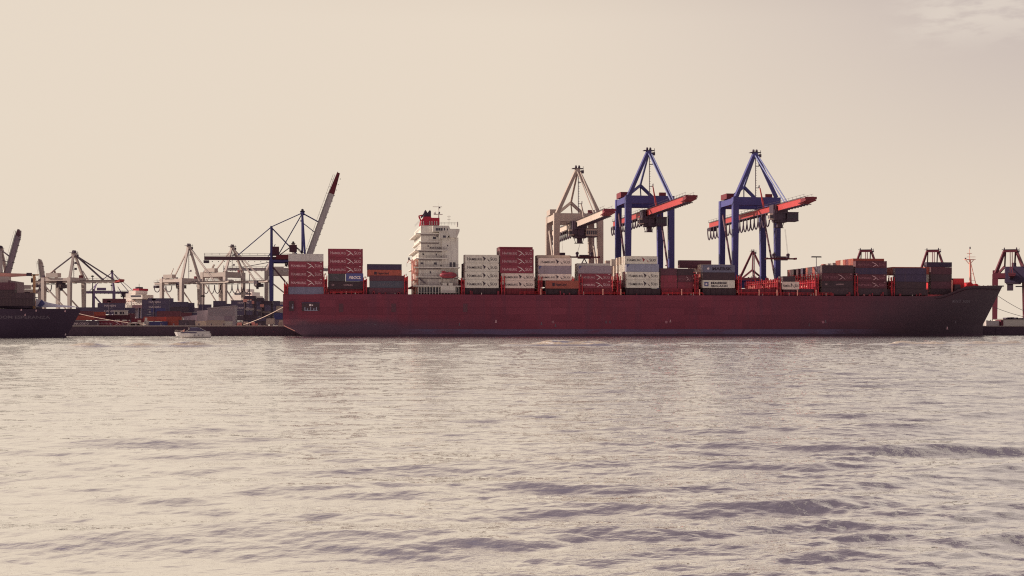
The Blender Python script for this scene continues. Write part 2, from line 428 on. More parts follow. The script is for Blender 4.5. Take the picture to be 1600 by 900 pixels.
def hull_mat():
    m = paint('hull_paint', (0.205, 0.047, 0.074), rough=0.6, var=0.12, scale=0.06, rand=0, spec=0.15)
    nt = m.node_tree; N = nt.nodes; L = nt.links; b = N['Principled BSDF']
    base = b.inputs['Base Color'].links[0].from_socket
    geo = N.new('ShaderNodeNewGeometry'); sp = N.new('ShaderNodeSeparateXYZ'); L.new(geo.outputs['Position'], sp.inputs[0])
    def mix(fac, a, c):
        x = N.new('ShaderNodeMix'); x.data_type = 'RGBA'; L.new(fac, x.inputs[0]); L.new(a, x.inputs[6])
        if isinstance(c, tuple): x.inputs[7].default_value = (*c, 1)
        else: L.new(c, x.inputs[7])
        return x.outputs[2]
    def mr(sock, a, c, o0=0.0, o1=1.0, smooth=True):
        x = N.new('ShaderNodeMapRange'); x.interpolation_type = 'SMOOTHSTEP' if smooth else 'LINEAR'
        x.inputs['From Min'].default_value = a; x.inputs['From Max'].default_value = c; x.inputs['To Min'].default_value = o0; x.inputs['To Max'].default_value = o1
        L.new(sock, x.inputs['Value']); return x.outputs[0]
    def math_(op, a, c):
        x = N.new('ShaderNodeMath'); x.operation = op; L.new(a, x.inputs[0])
        if isinstance(c, (int, float)): x.inputs[1].default_value = c
        else: L.new(c, x.inputs[1])
        return x.outputs[0]
    # plates: brick texture in XZ
    cb = N.new('ShaderNodeCombineXYZ'); L.new(sp.outputs['X'], cb.inputs[0]); L.new(sp.outputs['Z'], cb.inputs[1])
    br = N.new('ShaderNodeTexBrick'); br.inputs['Scale'].default_value = 1.0; br.inputs['Brick Width'].default_value = 11.0; br.inputs['Row Height'].default_value = 2.6
    br.inputs['Mortar Size'].default_value = 0.05; br.inputs['Color1'].default_value = (0.84, .84, .86, 1); br.inputs['Color2'].default_value = (1.10, 1.08, 1.08, 1); br.inputs['Mortar'].default_value = (0.55, .5, .55, 1)
    L.new(cb.outputs[0], br.inputs['Vector'])
    mul = N.new('ShaderNodeMix'); mul.data_type = 'RGBA'; mul.blend_type = 'MULTIPLY'; mul.inputs[0].default_value = 0.8; L.new(base, mul.inputs[6]); L.new(br.outputs['Color'], mul.inputs[7])
    c = mul.outputs[2]
    # vertical soot streaks
    mp = N.new('ShaderNodeMapping'); mp.inputs['Scale'].default_value = (0.35, 0.35, 0.03); L.new(geo.outputs['Position'], mp.inputs[0])
    n = N.new('ShaderNodeTexNoise'); n.inputs['Scale'].default_value = 1; n.inputs['Detail'].default_value = 7; L.new(mp.outputs[0], n.inputs['Vector'])
    c = mix(mr(n.outputs['Fac'], .47, .75, 0, .4), c, (0.11, 0.05, 0.08))
    # darker tone low at the stern; shading towards the bow painted in
    n3 = N.new('ShaderNodeTexNoise'); n3.inputs['Scale'].default_value = 0.09; n3.inputs['Detail'].default_value = 5; L.new(geo.outputs['Position'], n3.inputs['Vector'])
    zz = math_('ADD', sp.outputs['Z'], math_('MULTIPLY', math_('SUBTRACT', n3.outputs['Fac'], 0.5), 6.0))
    low = math_('MULTIPLY', mr(zz, 7.5, 3.5), mr(sp.outputs['X'], 70, 15, 0, 0.85))
    c = mix(low, c, (0.10, 0.065, 0.10))
    xb = math_('ADD', sp.outputs['X'], math_('MULTIPLY', math_('SUBTRACT', n3.outputs['Fac'], 0.5), 30.0))
    xb = math_('SUBTRACT', xb, math_('MULTIPLY', sp.outputs['Z'], 1.2))
    c = mix(mr(xb, 120, 235, 0, 0.95), c, (0.068, 0.048, 0.066))
    # boot top, blue band then dark
    band = math_('MULTIPLY', mr(sp.outputs['Z'], 2.62, 2.56), mr(sp.outputs['X'], 26, 36))
    band = math_('MULTIPLY', band, mr(sp.outputs['X'], 215, 185, 0, 0.8))
    n4 = N.new('ShaderNodeTexNoise'); n4.inputs['Scale'].default_value = 1; n4.inputs['Detail'].default_value = 4
    mp4 = N.new('ShaderNodeMapping'); mp4.inputs['Scale'].default_value = (0.12, 0.12, 0.6); L.new(geo.outputs['Position'], mp4.inputs[0]); L.new(mp4.outputs[0], n4.inputs['Vector'])
    band = math_('MULTIPLY', band, mr(n4.outputs['Fac'], 0.25, 0.55, 0.35, 1.0))
    c = mix(band, c, (0.14, 0.12, 0.21))
    wet = mr(math_('ADD', sp.outputs['Z'], math_('MULTIPLY', math_('SUBTRACT', n4.outputs['Fac'], .5), 0.8)), 0.95, 0.7)
    c = mix(wet, c, (0.085, 0.05, 0.075))
    L.new(c, b.inputs['Base Color'])
    bp = N.new('ShaderNodeBump'); bp.inputs['Distance'].default_value = 0.25; bp.inputs['Strength'].default_value = 0.3
    n5 = N.new('ShaderNodeTexNoise'); n5.inputs['Scale'].default_value = 0.35; L.new(geo.outputs['Position'], n5.inputs['Vector']); L.new(n5.outputs['Fac'], bp.inputs['Height']); L.new(bp.outputs[0], b.inputs['Normal'])
hull_mat()
hb = mb('hull_paint')
A = hull_rows(-1); B = hull_rows(1)
vs = [v for r in A for v in r] + [v for r in B for v in r]; n = NX+1; o2 = n*len(LV)
fs = []
for k in range(len(LV)-1):
    for i in range(NX):
        fs.append((k*n+i, k*n+i+1, (k+1)*n+i+1, (k+1)*n+i))
        fs.append((o2+k*n+i+1, o2+k*n+i, o2+(k+1)*n+i, o2+(k+1)*n+i+1))
    fs.append((o2+k*n, k*n, (k+1)*n, o2+(k+1)*n))       # transom
hb.add(vs, fs)
hull = hb.build('hull', ship)
# deck sheet a little below the top edge
db = mb('deck_red'); k = len(LV)-1
vs = []; 
for r in (A, B):
    for i in range(n):
        x, y, z = r[k][i]; vs.append((x, y + (0.15 if r is A else -0.15), min(z, 19) - (0.05 if x < 230 else 1.1)))
db.add(vs, [(i, i+1, n+i+1, n+i) for i in range(NX)]); db.build('deck', ship)
# bulwark cap rail along the forecastle
cb = mb('black')
pts = [A[k][i] for i in range(n) if A[k][i][0] > 238]
for a, c in zip(pts[::2], pts[2::2]): cb.bar((a[0], a[1]-.02, a[2]+.08), (c[0], c[1]-.02, c[2]+.08), .25, .16)
cb.build('bulwark_cap', ship)

# hatch coamings and side rail
for (pa, pb, mt) in ((455, 505, 'black'), (512, 566, 'deck_red'), (574, 628, 'black'), (726, 781, 'black'), (789, 835, 'deck_red'), (852, 905, 'black'), (908, 957, 'deck_red'), (978, 1032, 'black'),
                     (1034, 1082, 'deck_red'), (1098, 1150, 'black'), (1158, 1222, 'deck_red'), (1224, 1272, 'maroon'), (1284, 1334, 'black'), (1342, 1394, 'black'), (1400, 1450, 'black')):
    xa, xb = X_at(pa, 481.5), X_at(pb, 481.5)
    b = mb(mt); b.box(xa, xb, 481.6, 518.4, 15.2, 17.55)
    for t in range(6):
        xx = xa + (xb-xa)*(t+.5)/6; b.box(xx-.12, xx+.12, 481.3, 481.6, 15.2, 17.4)
    b.build('hatch_coaming', ship)
for pa, pb in ((812, 852), (905, 976), (1035, 1098), (1155, 1300), (516, 566)):
    rb = mb('ship_red'); xa, xb = X_at(pa, 480.4), X_at(pb, 480.4)
    for z in (15.6, 16.05): rb.tube((xa, 480.4, z), (xb, 480.4, z), 0.07, 6)
    m = int((xb-xa)/1.8)
    for i in range(m+1):
        xx = xa + (xb-xa)*i/m; rb.box(xx-.04, xx+.04, 480.36, 480.44, 15.0, 16.1)
    rb.build('handrail', ship)
pb_ = mb('salmon')
for px in (845, 942, 970, 1065, 1093, 1186, 1214, 1246, 1275):
    pb_ = mb('salmon'); x = X_at(px, 480.2); pb_.box(x-.16, x+.16, 480.05, 480.3, 14.6, 17.0); pb_.tube((x, 480.17, 16.9), (x, 480.17, 17.2), .25, 8); pb_.build('fairlead_post', ship)

# lashing bridges: red frames right across the ship between the bays
def lashing(pa, pb, ytop, big=True):
    xa, xb = X_at(pa, 480.6), X_at(pb, 480.6); zt = Z_at(ytop, xa, 480.6)
    if xb - xa > 1.4: xa2, xb2 = xa + .1, min(xb - .1, xa + 1.5)
    else: xa2, xb2 = xa, xb
    b = mb('lashing_red'); ys = [480.7 + 2.56*i for i in range(16)]
    for j, y in enumerate(ys):
        b.box(xa2, xa2+.28, y-.16, y+.16, 15.0, zt + random.uniform(-.4, .4)); b.box(xb2-.28, xb2, y-.16, y+.16, 15.0, zt-.3)
        if j % 2 == 0: b.bar((xa2+.1, y, 15.2), (xa2+.1, min(y+2.56, 518.9), zt-.6), .14)
    for z in np.arange(17.4, zt-.3, 2.5):
        b.box(xa2-.05, xb2+.05, 480.55, 519.3, z, z+.16)
        b.box(xa2-.09, xa2-.03, 480.5, 519.3, z+.95, z+1.03)
        b.box(xa2+.02, xb2-.02, 480.42, 480.5, z+.95, z+1.03)
    b.mat('deck_red'); b.box(xa2+.35, xb2-.35, 481.2, 518.8, 15.0, zt-1.6)
    # plate panels with openings on the near end, pale marks
    b.mat('salmon')
    for y in ys[:-1:1]:
        for z in np.arange(16.0, zt-1.0, 2.5):
            if random.random() < .55: b.box(xa2-.14, xa2-.1, y+.4, y+.4+random.uniform(.25, .8), z, z+random.uniform(.3, 1.1))
    b.mat('deck_red'); b.bar((xa2+.1, 480.5, 15.2), (xb2-.1, 480.5, 19.4), .16); b.bar((xb2-.1, 480.5, 15.2), (xa2+.1, 480.5, 19.4), .16)
    for y in (481.0,): b.box(xa2+.45, xb2-.45, y, y+.1, 15.0, zt-3.4)
    b.mat('rod_metal'); b.tube(((xa2+xb2)/2, 480.45, zt-.2), ((xa2+xb2)/2, 480.45, zt+.5), .18, 8)
    return b.build('lashing_bridge', ship)
for a in ((443.5, 449.5, 442), (505.5, 512, 429), (567.5, 573.5, 434), (631, 640, 430), (721, 726, 436), (783, 789, 430), (841, 851, 431), (904, 911, 431), (964, 976, 430),
          (1085, 1096, 427), (1153, 1159, 430), (1214, 1221, 434), (1273, 1283, 427), (1335, 1341, 430), (1393, 1398, 432)):
    lashing(*a)

# ---- near side stacks (top boundary first)
stack(450.8, [396.5, 408.3, 421.5, 434.7, 448, 459.8], ['g', 'R', 'R', 'R', 'sl'], 'aftmost stack at the stern')
stack(512.6, [388.5, 401.5, 414.5, 427.6], ['R', 'R', 'R'], 'tall stack second from the stern')
stack(512.8, [427.8, 439.2], ['gk'], 'left half under the tall red stern stack', L=6.06)
stack(540.6, [427.0, 439.2], ['P'], 'right half under the tall red stern stack', L=6.06, Y=480.8)
stack(512.8, [439.4, 451.5], ['kk'], 'lowest below the tall red stern stack')
stack(573.8, [412.5, 421.4, 432.2], ['n', 'O'], 'capping the stack just aft of the bridge house')
stack(577.6, [432.4, 438.6, 449.6, 460], ['m', 't', 'm'], 'low in the stack just aft of the bridge house', Y=480.9)
stack(726.5, [398, 411, 424, 437, 450], ['W', 'W', 'W', 'W'], 'stack just forward of the bridge house')
stack(781.5, [389.3, 401.7, 414.3, 426.8], ['R', 'R', 'R'], 'above two pale ones, tallest amidships stack')
stack(783.5, [427, 438.4, 450.2], ['K', 'K'], 'under three red ones in tallest midships stack', L=12.0)
stack(841.2, [403.2, 415.2, 427.8, 438.2], ['K', 'l', 'K'], 'stack below the beige crane')
stack(852.5, [438.2, 450.8], ['o'], 'under the pale stack below the beige crane', Y=480.7)
stack(904.0, [415, 427.3, 438.8, 450.4], ['l', 'R', 'R'], 'stack between the beige and blue cranes')
stack(976.3, [400, 412.2], ['Wr'], 'topmost under the left leg of the middle crane')
stack(978.8, [412.3, 424.6, 437, 449.8], ['bg', 'W', 'W'], 'stack under the left leg of the middle crane')
stack(1032.5, [419, 430, 440.6, 451], ['m', 'Rp', 'Rp'], 'left half of stack beside the middle crane', L=6.06, Y=482.0)
stack(1058.8, [419.5, 430, 440.6, 451], ['k', 'r', 'Rp'], 'right half of stack beside the middle crane', L=6.06, Y=482.0)
stack(1098.0, [413.8, 425.6, 437.6, 450], ['M', 'k', 'S'], 'stack between the two blue cranes')
stack(1222.0, [440, 452.2], ['K'], 'short one past the empty bay', L=6.6)
stack(1223.5, [431.4, 439.8], ['k'], 'resting on the short pale one by the third crane', L=4.6)
stack(1284.5, [414.2, 426.6, 439, 449.6, 460.3], ['k', 'r', 'kk', 'k'], 'flush stack forward of the third crane')
stack(1337.2, [407.6, 418.6, 428.6, 439.4, 450.6, 461], ['r', 'n', 'r', 'r', 'k'], 'tallest stack near the bow')
stack(1399.2, [418.6, 429, 440.0, 450.8, 461], ['n', 'n', 'k', 'k'], 'navy topped stack near the bow')
stack(1454.5, [417.4, 428.6, 439.8, 451, 460], ['m', 'k', 'm', 'k'], 'foremost stack', Y=484.5, L=8.4)
stack(1448.0, [411.6, 417.0], ['n'], 'row behind the foremost stack', Y=490, L=10.2)
stack(1061.8, [406.5, 418.6], ['m'], 'high inner row left of the third blue crane', Y=488)

# ---- inner rows whose aft ends show in the gaps
def inner(px0, z0, nt, rows, cols, where, L=12.19, hh=2.84, row_top=None):
    X = X_at(px0, 481.0)
    for r in rows:
        n_ = row_top(r) if row_top else nt
        for t in range(nt):
            if t >= n_: continue
            if (r, t) in skip: continue
            c = random.choice(cols[t] if isinstance(cols, dict) else cols)
            mat = ST[c][0]
            rows_w = ['near', 'second', 'third', 'fourth', 'fifth', 'sixth', 'seventh', 'eighth', 'ninth', 'tenth', 'eleventh', 'twelfth', 'thirteenth', 'fourteenth', 'fifteenth']
            tw = ['lowest', 'second', 'third', 'fourth', 'fifth'][t]
            container(X + random.uniform(-.05, .05), 481.0 + 2.53*r, z0 + t*(hh+.04), L, hh, mat, None,
                      f"{CN[mat]} container end, {rows_w[r]} row in, {tw} tier, {where}", 'containers on the inner rows of the ship')
skip = set()
inner(978.5, 17.9, 4, [1,2,3,4,6,8,10,12,14], {0: ['Rp', 'm'], 1: ['Rp', 'w'], 2: ['e', 'w', 'b'], 3: ['e', 'w', 'e']}, 'under middle crane', row_top=lambda r: 4 if r in (2, 4, 6, 10, 14) else 3)
inner(1222, 17.6, 1, range(1, 15), ['Rp', 'Rp', 'Rp', 'oo', 'm'], 'beside the empty bay', L=6.06, hh=3.3)
inner(1284.5, 17.6, 3, [1,2,3,4,5,6,8,10,12,13,14], {0: ['Rp', 'm', 'Rp'], 1: ['Rp', 'w', 'g', 'e'], 2: ['k', 'n', 'n', 'k', 'm', 'oo']}, 'forward of third crane')
inner(1337.2, 23.4, 2, [1,2,3,4,5,6,7], {0: ['e', 'Rp', 'w'], 1: ['oo', 'Rp', 'oo', 'e']}, 'tallest bow bay')
inner(1337.2, 25.6, 1, [9, 11, 13], ['oo', 'g', 'm'], 'far side of bow bay')
inner(1399.2, 23.2, 1, [1, 2, 3, 4], ['oo', 'w', 'oo'], 'navy topped bay near bow')
inner(1454.5, 20.5, 2, [2, 3, 4], ['oo', 'oo', 'w'], 'foremost bay', L=8.0)
inner(726.5, 17.9, 4, [1, 2, 4], ['m', 'm', 'r'], 'forward of bridge house', row_top=lambda r: 3 if r != 1 else 4)
inner(781.5, 18.0, 5, [1, 2, 3], {0: ['Rp'], 1: ['Rp', 'e'], 2: ['Rp'], 3: ['Rp', 'e'], 4: ['Rp', 'Rp']}, 'tallest midships bay')
inner(841.2, 18.0, 4, [1, 2], ['e', 'Rp', 'm'], 'pale bay below beige crane')
inner(904, 18.0, 3, [1, 2], ['e', 'w'], 'bay between beige and blue cranes')
inner(1098, 17.9, 3, [1, 2, 3, 5, 7], {0: ['Rp'], 1: ['Rp', 'oo'], 2: ['e', 'w', 'e']}, 'bay between the blue cranes')

# ---- accommodation block
def rect(b, pl, pr, yt, yb, y0, y1):
    xl, xr = X_at(pl, y0), X_at(pr, y0); xm = (xl+xr)/2
    b.box(xl, xr, y0, y1, Z_at(yb, xm, y0), Z_at(yt, xm, y0)); return xl, xr
YA = 482.0; YB = 518.0
sup = mb('ship_white')
rect(sup, 654.2, 716, 418.5, 458, YA+1.0, YB)          # lower house
rect(sup, 654.0, 698, 391.5, 418.5, YA+1.0, YB)
rect(sup, 657.5, 691, 352.5, 391.5, YA+1.2, YB)
rect(sup, 690.5, 716.2, 371, 418.5, YA+0.6, YB)
sup_o = sup.build('superstructure', ship)
w = mb('ship_white')                                   # bridge with wing, sloped underside
xl, xr = X_at(676, YA), X_at(717.5, YA); xm = (xl+xr)/2
zt, zb = Z_at(353, xm, YA), Z_at(371, xm, YA)
w.prism([(xl, zb+2.0), (X_at(699, YA), zb+2.0), (X_at(703.5, YA), zb-0.1), (xr-0.9, zb-0.1), (xr, zb + 2.2), (xr, zt-1.1), (X_at(703, YA), zt-1.1), (X_at(701, YA), zt), (xl, zt)], YA-1.2, YB+1.2)
w.build('bridge_wing', sup_o)
w = mb('ship_white')                                   # rounded shoulder below the wing
w.prism([(X_at(686, YA), Z_at(373, xm, YA)), (X_at(698, YA), Z_at(372, xm, YA)), (X_at(702.5, YA), Z_at(366, xm, YA)), (X_at(703, YA), Z_at(360, xm, YA)), (X_at(686, YA), Z_at(360, xm, YA))], YA-.9, YA+.6)
w.build('wing_bracket', sup_o)
dk = mb('ship_white')
for pl, pr, y, dd in ((648.5, 698.5, 391, 0), (649.5, 699, 404, 0), (647.5, 718.5, 418, 0), (651, 717.5, 433, .2), (645, 720, 447, -.3), (650, 687, 365, .4), (654.5, 687, 378, .4)):
    xl, xr = X_at(pl, YA+dd), X_at(pr, YA+dd); z = Z_at(y, (xl+xr)/2, YA+dd)
    dk.box(xl, xr, YA+dd-.5, YB-.5, z-.16, z+.16)
dk.build('deck_edge', sup_o)
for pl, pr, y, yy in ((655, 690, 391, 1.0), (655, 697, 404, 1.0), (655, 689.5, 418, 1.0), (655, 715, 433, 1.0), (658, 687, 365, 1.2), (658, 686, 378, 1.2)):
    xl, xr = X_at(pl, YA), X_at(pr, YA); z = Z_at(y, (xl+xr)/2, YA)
    b = mb('shade_grey'); b.box(xl, xr, YA+yy-.35, YA+yy-.004, z-.62, z-.17); b.build('deck_shade_strip', sup_o)  # dark strips stand in for the shadow lines under the decks
rl = mb('dark_steel')
for pl, pr, y in ((651, 698.5, 391), (650.5, 699, 404), (651, 717.5, 418), (652, 716.5, 433), (646, 719, 447), (658, 716, 352.5)):
    xl, xr = X_at(pl, YA), X_at(pr, YA); z = Z_at(y, (xl+xr)/2, YA)
    for h in (.5, 1.0): rl.tube((xl, YA-.38, z+.14+h), (xr, YA-.38, z+.14+h), .035, 5)
    for i in range(int((xr-xl)/1.2)+1): rl.tube((xl+1.2*i, YA-.38, z+.1), (xl+1.2*i, YA-.38, z+1.15), .035, 5)
rl.build('railing', sup_o)
# pillars under the boat deck, dark recesses, ladders
pl_ = mb('ship_white')
for px in np.linspace(653.5, 717, 15):
    x = X_at(px, YA-.1); pl_.box(x-.12, x+.12, YA-.15, YA+.15, 15.0, Z_at(447.5, x, YA))
pl_.build('deck_pillar', sup_o)
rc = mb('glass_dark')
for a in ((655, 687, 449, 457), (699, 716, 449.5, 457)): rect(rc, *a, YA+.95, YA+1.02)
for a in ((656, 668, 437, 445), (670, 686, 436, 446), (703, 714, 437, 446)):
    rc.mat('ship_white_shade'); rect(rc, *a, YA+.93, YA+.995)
rc.build('side_recess', sup_o)
tk = mb('ship_white'); rect(tk, 689, 711.5, 447, 458, YA-.9, YA+.9); 
for a in ((691.5, 698, 442, 447.5), (701, 707.5, 442, 447.5)): rect(tk, *a, YA-.6, YA+.6)
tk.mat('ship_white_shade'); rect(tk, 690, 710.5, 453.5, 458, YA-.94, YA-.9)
tk.build('provision_locker', sup_o)
wi = [(681, 684.5, 356.3, 360.3), (685, 688.2, 356.3, 360.3), (688.8, 691.6, 356.3, 360.3), (693.6, 695.4, 356.3, 360), (698.5, 700, 357, 360)]
for a in wi: b = mb('glass_dark'); rect(b, *a, YA-1.23, YA-1.2); b.build('bridge_window', sup_o)
for a, yy in (((692.2, 696.6, 368, 371.3), YA-.93), ((676.5, 681, 370, 373.5), YA+1.15), ((682, 684.5, 366.8, 370), YA+1.15), ((698.6, 700.3, 382.6, 385), YA+.56), ((681, 682.6, 396.6, 399), YA+.96), ((688.5, 690, 400, 402), YA+.96),
              ((657, 661.5, 410, 413), YA+.96), ((678, 682.5, 410, 413.5), YA+.96), ((702.5, 706, 409.8, 417), YA+.56), ((708, 711.6, 409.8, 417), YA+.56), ((671.5, 673.5, 424, 427), YA+.96), ((688.3, 690, 414, 416), YA+.96),
              ((660, 662.5, 396, 398.4), YA+.96), ((668, 670, 383.5, 385.5), YA+1.15), ((688, 689.5, 441, 443), YA+.96)):
    b = mb('glass_dark'); rect(b, *a, yy-.03, yy); b.build('window', sup_o)
# aft face windows
for z in np.arange(20, 43, 3.05):
    for y in np.arange(487, 516, 4.2):
        x = X_at(657.5 if z > 31 else 654.2, YA+1.0)
        b = mb('glass_dark'); b.box(x-.03, x, y, y+.9, z, z+1.0); b.build('window', sup_o)
nm = mb('letter_dark'); xa, xb = X_at(671.5, YA+1), X_at(693, YA+1); put_text(nm, 'MONTE ROSA', xa, X_at(690.3, YA+1), Z_at(388.3, xa, YA), .72, YA+1.17, bold=.03)
nm.build('name_lettering', sup_o)
sy = mb('ship_white')                                  # board the name is on
xl, xr = X_at(669, YA), X_at(690.4, YA); sy.box(xl, xr, YA+1.18, YA+1.21, Z_at(390, xl, YA), Z_at(384, xl, YA)); sy.build('name_board', sup_o)
# external stair tower at the aft side with red frames
stt = mb('salmon')
x0, x1 = X_at(645, YA+2), X_at(652.5, YA+2)
for z in np.arange(15, 27.5, 2.6):
    stt.box(x0, x1, YA+1.5, YA+9, z, z+.14)
    stt.bar((x0, YA+2, z), (x1, YA+2, z+2.5), .5, .1)
for x in (x0, (x0+x1)/2, x1):
    for y in (YA+1.5, YA+5, YA+9): stt.box(x-.09, x+.09, y-.09, y+.09, 15, 27.8)
stt.mat('ship_white')
stt.box(x1-.5, x1+.3, YA+2.2, YA+12, 15, 27)
stt.mat('deck_red')
for z in (17, 20, 23): stt.box(x0-.05, x0+.05, YA+3, YA+4.2, z, z+1.7)
stt.build('stair_tower', ship)
dv = mb('salmon')                                      # provision crane at the aft corner
xx = X_at(650, YA+1); z0 = Z_at(407, xx, YA)
dv.bar((xx, YA+1, z0-2), (X_at(640, YA+1), YA+1, z0+.4), .35, .3); dv.bar((X_at(640, YA+1), YA+1, z0+.4), (X_at(636, YA+1), YA+1, z0-.9), .25)
dv.tube((xx-1, YA+1, z0-4), (xx-1, YA+1, z0), .3, 8); dv.mat('dark_steel'); dv.box(X_at(638, YA), X_at(640.5, YA), YA+.7, YA+1.3, z0+.2, z0+1.1); dv.tube((X_at(636, YA), YA+1, z0-.9), (X_at(636, YA), YA+1, z0-2.2), .05, 5)
dv.build('deck_crane', ship)
# lifeboat: capsule hull on davits
lb = mb('lifeboat_red'); xl, xr = X_at(687, YA-1.4), X_at(713.5, YA-1.4); zc = Z_at(430, xl, YA-1.4); rings = []
Lb = xr - xl
for t in np.linspace(0, 1, 13):
    s = max(.08, (1 - abs(2*t-1)**3.2))**.55; ring = []
    for a in np.linspace(0, 2*math.pi, 12, endpoint=False):
        yy = math.cos(a)*1.35*s; zz = math.sin(a)*(1.1 if math.sin(a) < 0 else 1.15)*s
        ring.append((xl+Lb*t, YA-1.5+yy, zc+zz))
    rings.append(ring)
lb.loft(rings); lbo = lb.build('lifeboat', ship, smooth=True)
b = mb('lifeboat_red'); b.box(xl+.8, xl+2.0, YA-2.2, YA-.8, zc+.9, zc+1.5); b.build('conning_hood', lbo)
b = mb('boat_dark'); b.box(xl+.8, xr-.5, YA-2.86, YA-.14, zc-.05, zc+.06); b.build('fender_strake', lbo)
b = mb('ship_white')
for x in (xl+.9, xr-1.0):
    b.bar((x, YA+1, zc-3.2), (x, YA+.4, zc+1.6), .25); b.bar((x, YA+.4, zc+1.6), (x, YA-1.5, zc+1.9), .22); b.tube((x, YA-1.5, zc+1.0), (x, YA-1.5, zc+1.9), .05, 5)
b.build('davit', ship)
b = mb('dark_steel'); b.bar((X_at(654, YA), YA+.5, Z_at(434, 40, YA)), (X_at(665, YA), YA+.3, Z_at(443, 40, YA)), .35); b.build('gangway_winch', ship)
# funnel
fn = mb('funnel_red'); xl, xr = X_at(656.5, 498), X_at(686, 498); xm = (xl+xr)/2
YFn = 496.0; xl, xr = X_at(656, YFn), X_at(685.5, YFn)
zt, zb = Z_at(341, xm, YFn), Z_at(352.5, xm, YFn)
fn.prism([(xl, zb), (xr, zb), (xr, zt-.1), (X_at(673, YFn), zt-.1), (X_at(672, YFn), zt+.3), (X_at(662, YFn), zt+.3), (xl+.3, zt-1)], YFn-3.5, YFn+5)
fno = fn.build('funnel', ship)
b = mb('ship_white')
for px in (658.5, 661.5, 671.5, 675, 679, 682.5): 
    x = X_at(px, YFn-3.6); b.box(x-.12, x+.12, YFn-3.62, YFn-3.5, zb, zb+1.4)
b.build('funnel_stanchion', fno)
b = mb('funnel_black'); za = Z_at(341, xm, YFn); zz = Z_at(330.5, xm, YFn)
x0, x1 = X_at(661.7, YFn), X_at(672.7, YFn); w_ = x1-x0
b.prism([(x0, za+.3), (x1, za+.3), (x1, zz-.2), (x1-.3*w_*.5, zz+.4), (x1-.3*w_, zz), (x0+.5*w_, zz-.8), (x0+.35*w_, zz), (x0+.2*w_, zz+.4), (x0, zz-.9)], YFn-2.4, YFn+3)
b.bar((x0-.9, YFn, za+.2), (x0+.3, YFn, za+1.6), .6); b.build('exhaust_stack', fno)
b = mb('funnel_red'); b.bar((X_at(657, YFn), YFn-2, za-1.2), (X_at(653.8, YFn), YFn-2, za+.5), .6, .5); b.bar((X_at(653.5, YFn), YFn-2, za+.6), (X_at(659, YFn), YFn-2, za+.9), .5, .4); b.build('funnel_pipe', fno)
# radar mast
b = mb('ship_white'); Ym = 494; xm_ = X_at(685.5, Ym); z0, z1 = Z_at(352, xm_, Ym), Z_at(317, xm_, Ym)
b.tube((xm_, Ym, z0), (xm_, Ym, z1-1.5), .28, 8, .12); b.tube((xm_, Ym, z1-1.5), (xm_, Ym, z1), .05, 6)
b.box(xm_-1.7, xm_+1.4, Ym-.5, Ym+.5, Z_at(335.5, xm_, Ym), Z_at(335, xm_, Ym)+.1); b.box(xm_-2.2, xm_+1.2, Ym-.2, Ym+.2, Z_at(323.5, xm_, Ym), Z_at(323, xm_, Ym)+.05)
b.tube((xm_-1.4, Ym, Z_at(335, xm_, Ym)), (xm_-1.4, Ym, Z_at(330.5, xm_, Ym)), .55, 10, .15)
b.mat('dark_steel'); b.box(xm_-.1, xm_+.45, Ym-.3, Ym+.3, Z_at(334, xm_, Ym), Z_at(331, xm_, Ym)); b.tube((xm_+.3, Ym, Z_at(325.5, xm_, Ym)), (xm_+.3, Ym, Z_at(323.5, xm_, Ym)), .3, 8)
b.build('radar_mast', ship)
b = mb('ship_white'); xq = X_at(701.5, 490); zq = Z_at(352, xq, 490); b.tube((xq, 490, zq), (xq, 490, Z_at(336, xq, 490)), .08, 6); b.box(xq-.7, xq+.7, 489.9, 490.1, Z_at(339, xq, 490), Z_at(338.5, xq, 490)); b.box(xq-.6, xq+.6, 489.9, 490.1, Z_at(343, xq, 490), Z_at(342.5, xq, 490)); b.tube((xq+3, 490, zq-.5), (xq+3, 490, zq+1.3), .35, 10, .2); b.build('signal_mast', ship)
# foremast, breakwater, windlass
b = mb('salmon'); Yf = YC; xf = X_at(1515, Yf); zb, zt = Z_at(449, xf, Yf), Z_at(388, xf, Yf); zp = Z_at(406, xf, Yf)
b.bar((xf, Yf-.8, zb), (xf, Yf-.35, zp), .8, .6, .5, .4); b.box(xf-1.9, xf+1.9, Yf-1.3, Yf+1.3, zp, zp+.18); b.bar((xf-1.7, Yf, zp), (xf-.2, Yf, zp-1.6), .2); b.bar((xf+1.7, Yf, zp), (xf+.2, Yf, zp-1.6), .2)
b.tube((xf, Yf, zp), (xf, Yf, zt-.2), .14, 6, .08); b.box(xf-1.1, xf+.9, Yf-.1, Yf+.1, Z_at(396.5, xf, Yf), Z_at(395.8, xf, Yf))
for z in (zp+1, zp+2): b.box(xf-1.8, xf+1.8, Yf-1.3, Yf-1.24, zp+.5*(z-zp)+.2, zp+.5*(z-zp)+.26)
b.bar((xf+.3, Yf, zp-.5), (X_at(1526, Yf), Yf, zb), .22)
for t in (.25, .5, .75): b.bar((xf, Yf, zb+(zp-zb)*t), (xf + (X_at(1526, Yf)-xf)*(1-t), Yf, zb+(zp-zb)*t), .1)
b.mat('dark_steel'); b.box(xf+.0, xf+.35, Yf-.2, Yf+.2, zt-.3, zt+.6); b.box(xf-1.9, xf-1.5, Yf-.3, Yf+.3, zp+.2, zp+.8)
b.build('foremast', ship)
b = mb('ship_red'); x0, x1 = X_at(1487.5, 485), X_at(1507, 485)
b.prism([(x0, 16.3), (x1, 17.6), (x1-.3, Z_at(435, x1, 485)), (x0, Z_at(435, x0, 485))], 484.8, 485.0)
b.box(x0, x0+.4, 484.8, 514, 15.3, Z_at(435, x0, 485)); b.box(x1-.35, x1, 485.4, 514, 17, Z_at(436, x1, 485))
